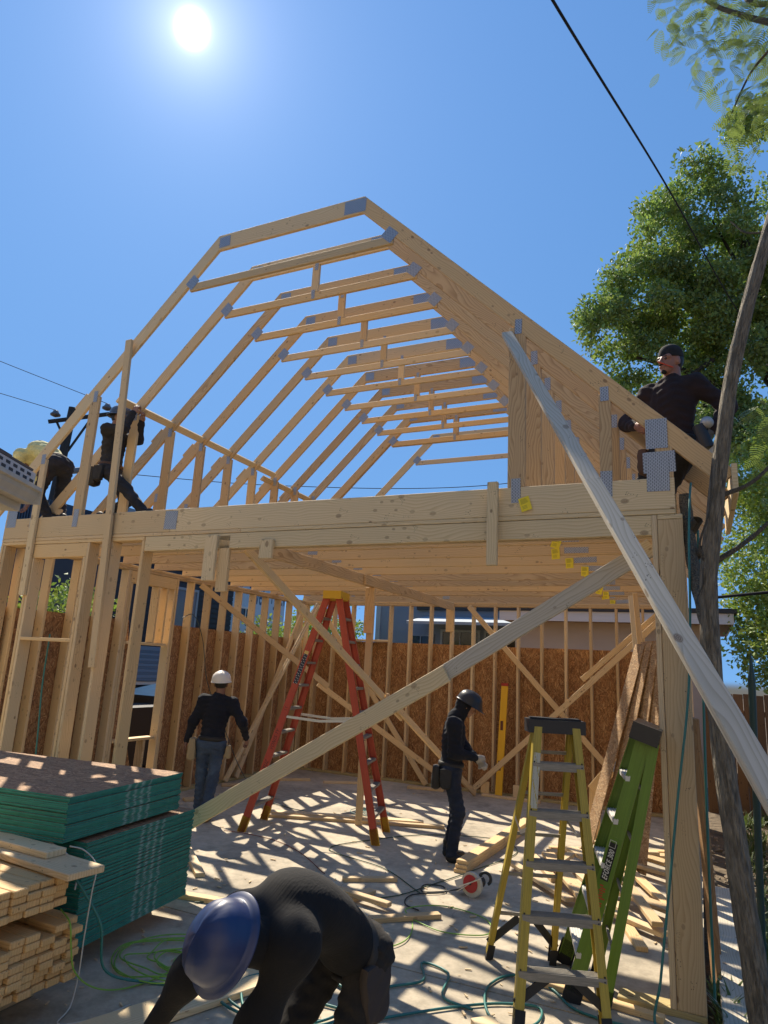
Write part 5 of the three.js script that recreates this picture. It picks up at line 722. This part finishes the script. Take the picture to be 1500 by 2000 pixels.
function hatGeo(full) {                      // hard hat, +y up, +z forward
  const prof = [[0.0005, 0.128], [0.04, 0.124], [0.08, 0.107], [0.108, 0.078], [0.122, 0.04], [0.127, 0.0]].concat(full ? [[0.130, -0.006], [0.140, -0.012], [0.152, -0.020], [0.154, -0.025], [0.149, -0.026], [0.128, -0.016], [0.121, -0.006], [0.115, 0.04], [0.09, 0.08], [0.0005, 0.118]] : [[0.130, -0.008], [0.136, -0.016], [0.134, -0.02], [0.121, -0.014], [0.115, 0.03], [0.09, 0.08], [0.0005, 0.118]]);
  const g = new THREE.LatheGeometry(prof.map(([a, b]) => new THREE.Vector2(a, b)), 48), p = g.attributes.position;
  for (let i = 0; i < p.count; i++) { const x = p.getX(i), y = p.getY(i), z = p.getZ(i), r = Math.hypot(x, z), a = Math.atan2(x, z); let zz = z * 1.17; if (!full && y < 0.002 && r > 0.125) { const f = Math.max(0, Math.cos(a)); zz += 0.05 * f * f * (r - 0.12) / 0.015; p.setY(i, y - 0.014 * f * f); } if (y > 0.03) { const w = Math.exp(-Math.pow(x / 0.014, 2)) + 0.7 * Math.exp(-Math.pow((Math.abs(x) - 0.045) / 0.01, 2)); p.setY(i, p.getY(i) + 0.007 * w * Math.min(1, (y - 0.03) / 0.03)); } p.setZ(i, zz); }
  g.computeVertexNormals(); return g;
}
const hatCap = hatGeo(false), hatFull = hatGeo(true);
const skin = (r, g, b) => std(C(r, g, b), 0.55), SK = skin(0.30, 0.155, 0.095), SKd = skin(0.22, 0.11, 0.07);
const weave = texture(256, 256, (i, j) => { const a = fbm(n1, i / 32, j / 32, 8, 8, 5), b = n1(i / 1.5, j / 1.5, 170, 170), d = Math.max(0, a - 0.52) * 2.2, k = 0.42 + 0.5 * a + 0.2 * (b - 0.5) + d * 0.4; return [k, k * (1 - 0.05 * d), k * (1 - 0.12 * d)]; });
const weaveBump = texture(256, 256, (i, j) => { const a = 0.7 * fbm(n1, i / 24, j / 48, 10, 5, 4) + 0.3 * n1(i / 1.5, j / 1.5, 170, 170); return [a, a, a]; }, { srgb: false });
const cloth = (r, g, b) => new THREE.MeshPhysicalMaterial({ color: C(r * 1.5, g * 1.5, b * 1.5), roughness: 0.95, map: weave, bumpMap: weaveBump, bumpScale: 0.004, sheen: 0.08, sheenRoughness: 0.6, sheenColor: C(0.3, 0.3, 0.3) });
function pouch(parent, name, at, q, w, h, d, mat) { // soft leather pouch: rounded block, wider mouth, sagging front
  const g = new THREE.BoxGeometry(2, 2, 2, 8, 8, 6), p = g.attributes.position; for (let i = 0; i < p.count; i++) { const u = V(p.getX(i), p.getY(i), p.getZ(i)), n = u.clone().normalize().multiplyScalar(1.2), t = (u.y + 1) / 2; u.lerp(n, 0.55 - 0.25 * t); p.setXYZ(i, u.x * w / 2 * (0.86 + 0.2 * t), u.y * h / 2, u.z * d / 2 * (1.15 - 0.4 * t) + 0.004 * Math.sin(u.x * 5 + u.y * 7)); } g.computeVertexNormals(); const m = add(parent, name, g, mat, at.toArray()); m.quaternion.copy(q); return m; }
function person(o) {
  const s = o.s ?? 1, base = [o.feet[0].x * 0.5 + o.feet[1].x * 0.5, Math.min(o.feet[0].y, o.feet[1].y), o.feet[0].z * 0.5 + o.feet[1].z * 0.5];
  const g = thing('person', o.label, 'person', base), P = o.pelvis, N = o.neck, up = N.clone().sub(P).normalize(), rt = o.right.clone().addScaledVector(up, -o.right.dot(up)).normalize(), fw = rt.clone().cross(up).negate(), tq = basis(rt, up, fw.clone().negate()), mid = (t) => P.clone().lerp(N, t);
  fw.copy(up.clone().cross(rt)); const Q = basis(rt, up, rt.clone().cross(up)); const ml = (v, m) => v.clone().addScaledVector(rt, m);
  const sh = [1, -1].map((m) => mid(0.93).addScaledVector(rt, m * 0.185 * s)), hp = [1, -1].map((m) => P.clone().addScaledVector(rt, m * 0.095 * s).addScaledVector(up, -0.04 * s));
  const body = [], shirt = [], pants = [], geos = [];
  const arms = [0, 1].map((i) => ik(sh[i], o.hands[i], 0.295 * s, 0.26 * s, o.elbows[i])), legs = [0, 1].map((i) => ik(hp[i], o.feet[i].clone().add(V(0, 0.085 * s, 0)), 0.43 * s, 0.42 * s, o.knees[i]));
  // garments
  const bend = o.hunch ? fw.clone().multiplyScalar(-o.hunch) : V(0, 0, 0);
  shirt.push(ell(mid(0.05), [0.158 * s, 0.13 * s, 0.118 * s], Q), ell(mid(0.38).addScaledVector(bend, 0.7), [0.155 * s, 0.17 * s, 0.118 * s], Q), ell(mid(0.70).add(bend), [0.182 * s, 0.17 * s, 0.128 * s], Q), cap(sh[0], sh[1], 0.066 * s, 0.066 * s), cap(mid(0.9), mid(1.06), 0.085 * s, 0.066 * s));
  for (const i of [0, 1]) { shirt.push(cap(sh[i], arms[i][0], 0.07 * s, 0.056 * s), cap(arms[i][0], arms[i][0].clone().lerp(arms[i][1], o.sleeve ?? 0.95), 0.056 * s, 0.043 * s)); body.push(cap(arms[i][0], arms[i][1], 0.04 * s, 0.028 * s), cap(sh[i], arms[i][0], 0.05 * s, 0.04 * s)); pants.push(cap(hp[i], legs[i][0], 0.098 * s, 0.07 * s), cap(legs[i][0], legs[i][1], 0.07 * s, 0.06 * s)); body.push(cap(hp[i], legs[i][0], 0.07 * s, 0.05 * s), cap(legs[i][0], legs[i][1], 0.05 * s, 0.04 * s)); }
  pants.push(ell(P.clone().addScaledVector(up, -0.03 * s), [0.162 * s, 0.125 * s, 0.128 * s], Q)); body.push(cap(P, mid(0.5).add(bend), 0.08 * s, 0.08 * s), cap(mid(0.5).add(bend), N, 0.08 * s, 0.06 * s), cap(sh[0], sh[1], 0.05 * s, 0.05 * s), cap(N, o.head, 0.055 * s, 0.052 * s));
  geos.push(sdfMesh(body, 0.016, 0.03));
  const hq = basis(o.headUp.clone().cross(o.headFwd).normalize(), o.headUp.clone().normalize(), o.headFwd.clone().addScaledVector(o.headUp, -o.headFwd.dot(o.headUp)).normalize()), put = (G, q, p, mir) => { const c = G.clone(); if (mir) { c.scale(1, 1, -1); const ix = c.index.array; for (let i = 0; i < ix.length; i += 3) { const t = ix[i]; ix[i] = ix[i + 1]; ix[i + 1] = t; } c.computeVertexNormals(); } c.scale(s, s, s); c.applyQuaternion(q); c.translate(p.x, p.y, p.z); return c; };
  geos.push(put(headGeo, hq, o.head));
  const gloves = [];
  [0, 1].forEach((i) => { const x = (o.handDir?.[i] ?? arms[i][1].clone().sub(arms[i][0])).clone().normalize(), y = (o.handBack?.[i] ?? rt.clone().multiplyScalar(i ? -1 : 1)).clone(); y.addScaledVector(x, -y.dot(x)).normalize(); let z = x.clone().cross(y); const c = put(o.grip?.[i] ? handGrip : handRelaxed, basis(x, y, z), arms[i][1], i === 1); (o.glove?.[i] ? gloves : geos).push(c); });
  const bm = new THREE.Mesh(mergeGeometries(geos), o.skin ?? SK); bm.name = 'body'; bm.position.sub(g.position); bm.castShadow = bm.receiveShadow = true; g.add(bm);
  const part = (name, geo, mat) => { const m = new THREE.Mesh(geo, mat); m.name = name; m.position.sub(g.position); m.castShadow = m.receiveShadow = true; g.add(m); return m; };
  gloves.forEach((q, i) => part('glove', q, o.gloveMat));
  part(o.shirtName ?? 'shirt', sdfMesh(shirt, 0.0125, o.soft ?? 0.065, o.wr ?? 0.0045), o.shirt); part('trousers', sdfMesh(pants, 0.0125, 0.04, 0.0055), o.pants);
  for (const i of [0, 1]) { const a = o.feet[i], d = o.toes[i].clone().normalize(), u = V(0, 1, 0), e = d.clone().cross(u).normalize(); const fr = (f, y) => a.clone().addScaledVector(d, f * s).addScaledVector(u, y * s); part('boot', sdfMesh([cap(fr(-0.005, 0.16), fr(0, 0.06), 0.054 * s, 0.05 * s), ell(fr(0.0, 0.042), [0.044 * s, 0.042 * s, 0.06 * s], basis(e, u, d.clone().negate())), cap(fr(0.03, 0.045), fr(0.15, 0.036), 0.046 * s, 0.038 * s)], 0.008, 0.03, 0, (X, Y, Z) => a.y + 0.002 - Y), o.boots); }
  // headwear
  if (o.hat) { const m = part('hard_hat', put(o.hat === 'full' ? hatFull : hatCap, hq, o.head.clone().addScaledVector(o.headUp.clone().normalize(), (o.hatDrop ?? 0.042) * s)), o.hatMat); }
  if (o.beanie) part('beanie', put(sdfMesh([ell(V(0, 0.05, -0.014), [0.087, 0.088, 0.105]), ell(V(0, 0.10, -0.02), [0.066, 0.05, 0.08])], 0.005, 0.03, 0.0008, (X, Y, Z) => 0.028 - 0.12 * Z - Y), hq, o.head), o.beanie);
  if (o.hood) part('hood', put(sdfMesh([ell(V(0, 0.0, -0.03), [0.094, 0.115, 0.11]), cap(V(0, -0.1, -0.03), V(0, -0.17, -0.05), 0.085, 0.1)], 0.0065, 0.03, 0.002, (X, Y, Z) => Z - 0.045), hq, o.head), o.shirt);
  if (o.hair) part('hair', put(sdfMesh([ell(V(0, 0.02, -0.03), [0.081, 0.09, 0.088])], 0.006, 0.02, 0.001, (X, Y, Z) => Math.max(Z - 0.02 - 0.4 * Y, -0.075 - Y)), hq, o.head), std(C(0.008, 0.007, 0.006), 0.6));
  if (o.face) { const hp2 = (x, y, z) => V(x, y, z).multiplyScalar(s).applyQuaternion(hq).add(o.head); for (const x of [-0.032, 0.032]) { const e = add(g, 'eye', new THREE.SphereGeometry(0.0105 * s, 12, 8), std(C(0.05, 0.03, 0.025), 0.25), hp2(x, 0.003, 0.083).toArray()); const b = add(g, 'eyebrow', new THREE.CapsuleGeometry(0.0042, 0.024, 3, 6).rotateZ(1.5), std(C(0.01, 0.008, 0.007), 0.8), hp2(x, 0.022, 0.087).toArray()); b.quaternion.copy(hq); } part('beard', put(sdfMesh([ell(V(0, -0.093, 0.06), [0.026, 0.02, 0.026]), cap(V(-0.024, -0.042, 0.094), V(0.024, -0.042, 0.094), 0.006, 0.006)], 0.004, 0.008), hq, o.head), std(C(0.012, 0.010, 0.009), 0.9)); }
  // belt with pouches
  if (o.belt) { const b = new THREE.TorusGeometry(0.158 * s, 0.02 * s, 8, 36); b.scale(1, 0.82, 1.4); b.rotateX(Math.PI / 2); const m = part('tool_belt', b, o.belt); m.quaternion.copy(Q); m.position.copy(mid(0.04)).sub(g.position); for (const [dx, df, w, h, d] of o.pouches ?? []) { const at = mid(0.02).add(V(0, -0.13 * s, 0)).addScaledVector(rt, dx * s).addScaledVector(fw, -df * s), Y = V(0, 1, 0), X = (Math.abs(dx) > Math.abs(df) ? fw : rt).clone(); X.y = 0; if (X.length() < 0.3) X.copy(up).setY(0); X.normalize(); const q2 = basis(X, Y, X.clone().cross(Y)); pouch(g, 'pouch', at, q2, w * s, h * s, d * s, o.pouchMat ?? o.belt); } }
  return { g, arms, legs, sh, hq };
}
const leatherTan = std(C(0.33, 0.25, 0.14), 0.8), leatherDark = std(C(0.02, 0.018, 0.016), 0.7), leatherBrown = std(C(0.085, 0.045, 0.028), 0.75);
const blackFab = cloth(0.005, 0.0045, 0.0045), navyFab = cloth(0.007, 0.0085, 0.015), jeans = cloth(0.045, 0.07, 0.115), jeansDark = cloth(0.014, 0.02, 0.036), charcoal = cloth(0.018, 0.018, 0.021);
const bootTan = std(C(0.22, 0.14, 0.07), 0.85), bootBlack = std(C(0.015, 0.014, 0.013), 0.6);
// worker seen from behind with white hard hat
person({ label: 'person in dark jacket and jeans with white hard hat and tan pouch, seen from behind', pelvis: V(1.550, 0.95, -2.250), neck: V(1.560, 1.47, -2.290), right: V(0.85, 0, -0.52), head: V(1.550, 1.655, -2.320), headUp: V(0.0, 1, 0.08), headFwd: V(-0.55, 0, -0.83), hands: [V(1.870, 0.98, -2.550), V(1.210, 0.88, -2.150)], elbows: [V(0.7, -0.1, 0.5), V(-0.6, 0, 0.8)], knees: [V(-0.55, 0, -0.83), V(-0.55, 0, -0.83)], feet: [V(1.650, 0, -2.150), V(1.370, 0, -2.350)], toes: [V(-0.3, 0, -0.9), V(-0.6, 0, -0.7)], shirt: navyFab, shirtName: 'jacket', pants: jeans, boots: bootTan, hat: 'cap', hatMat: std(C(0.72, 0.68, 0.6), 0.4), hair: true, skin: SKd, belt: leatherDark, pouches: [[-0.235, 0.0, 0.2, 0.27, 0.1], [0.22, 0, 0.12, 0.16, 0.07]], pouchMat: leatherTan, grip: [true, false] });
// worker looking down at his hands in mid slab
person({ label: 'person in navy hooded top with black hard hat, looking down at gloved hands', pelvis: V(4.74, 0.96, -2.42), neck: V(4.77, 1.45, -2.43), right: V(0.30, 0, 0.95), head: V(4.90, 1.61, -2.47), headUp: V(0.42, 0.9, -0.13), headFwd: V(0.80, -0.55, -0.22), hands: [V(5.02, 1.07, -2.44), V(5.03, 1.02, -2.55)], elbows: [V(-0.5, -0.6, 0.5), V(-0.5, -0.6, -0.5)], knees: [V(1, 0, -0.3), V(1, 0, -0.3)], feet: [V(4.80, 0, -2.34), V(4.70, 0, -2.52)], toes: [V(0.93, 0, -0.1), V(0.9, 0, -0.45)], shirt: navyFab, shirtName: 'hooded_top', pants: jeansDark, boots: bootBlack, hood: true, hat: 'cap', hatMat: std(C(0.015, 0.015, 0.017), 0.35), belt: leatherDark, pouches: [[0.10, 0.16, 0.17, 0.24, 0.09], [0.17, 0.05, 0.13, 0.2, 0.07], [-0.17, -0.06, 0.12, 0.2, 0.07]], glove: [true, true], gloveMat: std(C(0.40, 0.36, 0.30), 0.9), grip: [true, true], skin: SK });
// worker striding on the chords at the left
person({ s: 0.95, label: 'person in black top with grey hard hat and tool belt, striding on the truss chords', pelvis: V(0.93, 4.16, -0.56), neck: V(0.93, 4.63, -0.56), right: V(0.25, 0, 0.97), head: V(0.955, 4.80, -0.565), headUp: V(0.06, 1, 0), headFwd: V(0.95, 0.02, -0.25), hands: [V(1.28, 4.80, -0.46), V(1.27, 4.75, -0.62)], elbows: [V(0.35, -0.9, 0.3), V(0.2, -0.9, -0.3)], knees: [V(0.8, 0.9, 0.1), V(0.6, 0, -0.2)], feet: [V(1.60, 3.437, -0.62), V(0.80, 3.437, -0.63)], toes: [V(0.9, 0, 0.0), V(0.9, 0, 0.0)], shirt: charcoal, pants: cloth(0.02, 0.021, 0.026), boots: bootBlack, hat: 'full', hatMat: std(C(0.07, 0.075, 0.09), 0.3), hair: true, belt: leatherBrown, pouches: [[0.02, 0.2, 0.18, 0.24, 0.11], [0.2, 0.02, 0.12, 0.2, 0.08]], pouchMat: leatherDark, grip: [true, true], skin: SK });
// worker in pale yellow shirt bent double behind the gutter
person({ s: 1.0, label: 'person in pale yellow shirt and dark trousers bent double on the left eave', pelvis: V(0.0, 4.28, -0.55), neck: V(-0.52, 4.40, -0.55), hunch: 0.13, right: V(0.0, 0, -1), head: V(-0.72, 4.33, -0.56), headUp: V(-0.85, 0.2, 0), headFwd: V(-0.3, -0.95, 0), hands: [V(-0.62, 3.80, -0.68), V(-0.60, 3.82, -0.42)], elbows: [V(0.4, -0.2, -0.6), V(0.3, -0.2, 0.6)], knees: [V(-0.4, 0, -0.2), V(-0.4, 0, 0.2)], feet: [V(0.14, 3.437, -0.64), V(0.0, 3.437, -0.60)], toes: [V(-0.9, 0, -0.1), V(-0.9, 0, 0.2)], shirt: cloth(0.60, 0.55, 0.26), pants: cloth(0.022, 0.022, 0.028), boots: bootBlack, sleeve: 0.05, hair: true, belt: leatherBrown, pouches: [[-0.18, 0.0, 0.14, 0.2, 0.08]], skin: SKd });
// worker in beanie above the right slope
{
  const r = person({ label: 'person in black top and beanie behind the right roof slope, nail gun in hand', pelvis: V(7.20, 3.80, -0.36), neck: V(7.195, 4.29, -0.34), right: V(-0.93, 0, -0.36), head: V(7.195, 4.475, -0.315), headUp: V(0.02, 1, 0.02), headFwd: V(-0.62, -0.08, 0.78), hands: [V(6.93, 3.97, -0.34), V(7.46, 3.84, -0.22)], elbows: [V(-0.5, -0.2, -0.6), V(0.8, 0, -0.3)], knees: [V(-0.5, 0.1, -0.8), V(-0.2, 0.1, -0.9)], feet: [V(7.10, 3.202, -0.42), V(7.13, 3.202, -0.20)], toes: [V(-0.8, 0, 0.3), V(-0.8, 0, 0.3)], shirt: cloth(0.016, 0.009, 0.011), pants: charcoal, boots: bootBlack, beanie: std(C(0.012, 0.012, 0.013), 0.95), hair: true, face: true, skin: skin(0.26, 0.12, 0.08), belt: leatherDark, pouches: [[0.215, -0.03, 0.17, 0.2, 0.09], [-0.2, 0, 0.16, 0.2, 0.09]], pouchMat: leatherBrown, grip: [false, true], glove: [false, true], gloveMat: std(C(0.10, 0.10, 0.10), 0.8) });
  const o = thing('nail_gun', 'black nail gun with pale magazine held by the person in the beanie', 'nail gun', [7.46, 3.74, -0.2]); const mg = std(C(0.02, 0.02, 0.022), 0.45), wh = std(C(0.42, 0.42, 0.42), 0.5, { metalness: 0.4 });
  const put = (n, g, m, x, y, z, rx, ry, rz) => { const q = new THREE.Mesh(g, m); q.name = n; q.position.set(x, y, z); q.rotation.set(rx, ry, rz); q.castShadow = true; o.add(q); };
  put('body', new THREE.CylinderGeometry(0.045, 0.05, 0.19, 16), mg, -0.06, 0.04, 0.02, 0, 0, 0.3); put('end_cap', new THREE.SphereGeometry(0.048, 14, 10), wh, -0.03, 0.15, 0.02, 0, 0, 0); put('grip', new THREE.CapsuleGeometry(0.02, 0.1, 4, 10), mg, 0.0, 0.09, -0.02, 0, 0, 1.3); put('nose', new THREE.BoxGeometry(0.03, 0.1, 0.03), M.steel, -0.10, -0.09, 0.02, 0, 0, 0.3); put('magazine', new THREE.BoxGeometry(0.03, 0.30, 0.035), wh, 0.02, -0.04, 0.02, 0, 0, -0.75);
  const p = new THREE.Mesh(new THREE.CapsuleGeometry(0.0045, 0.13, 3, 6).rotateZ(1.35), std(C(0.62, 0.06, 0.02), 0.5)); p.position.set(7.165, 4.417, -0.215); p.rotation.y = 0.6; tag(p, 'pencil', 'red pencil held in the mouth of the person in the beanie', 'pencil');
}
// worker in the foreground bending over, blue hard hat
{
  const r = person({ s: 1.0, label: 'person in black bending low in the foreground, glossy blue full-brim hard hat towards viewer', pelvis: V(5.797, 0.758, 1.994), neck: V(5.637, 0.941, 2.519), hunch: 0.125, right: V(-0.94, 0, -0.34), head: V(5.626, 0.951, 2.708), headUp: V(-0.22, 0.42, 0.86), headFwd: V(-0.30, -0.92, 0.38), hands: [V(5.12, 0.42, 2.55), V(5.55, 0.36, 2.66)], elbows: [V(-0.4, 0.3, 0.1), V(0.8, 0.1, 0.2)], knees: [V(-0.35, 0, 0.9), V(-0.35, 0, 0.9)], feet: [V(5.66, 0, 1.92), V(5.98, 0, 1.86)], toes: [V(-0.4, 0, 0.9), V(-0.3, 0, 0.9)], shirt: blackFab, shirtName: 'long_sleeved_top', soft: 0.11, wr: 0.0004, pants: cloth(0.016, 0.013, 0.010), boots: bootBlack, hood: true, hatDrop: 0.03, hat: 'full', hatMat: new THREE.MeshPhysicalMaterial({ color: C(0.006, 0.022, 0.095), roughness: 0.45, clearcoat: 0.25, clearcoatRoughness: 0.3, map: wearTex(1, 1, 1, 88, 0.3) }), hair: true, belt: leatherDark, pouches: [[-0.165, 0.0, 0.15, 0.22, 0.06], [0.165, 0.0, 0.15, 0.22, 0.06]], pouchMat: std(C(0.035, 0.025, 0.02), 0.75), glove: [true, true], gloveMat: std(C(0.25, 0.25, 0.27), 0.9) });
}
renderer.render(scene, camera);
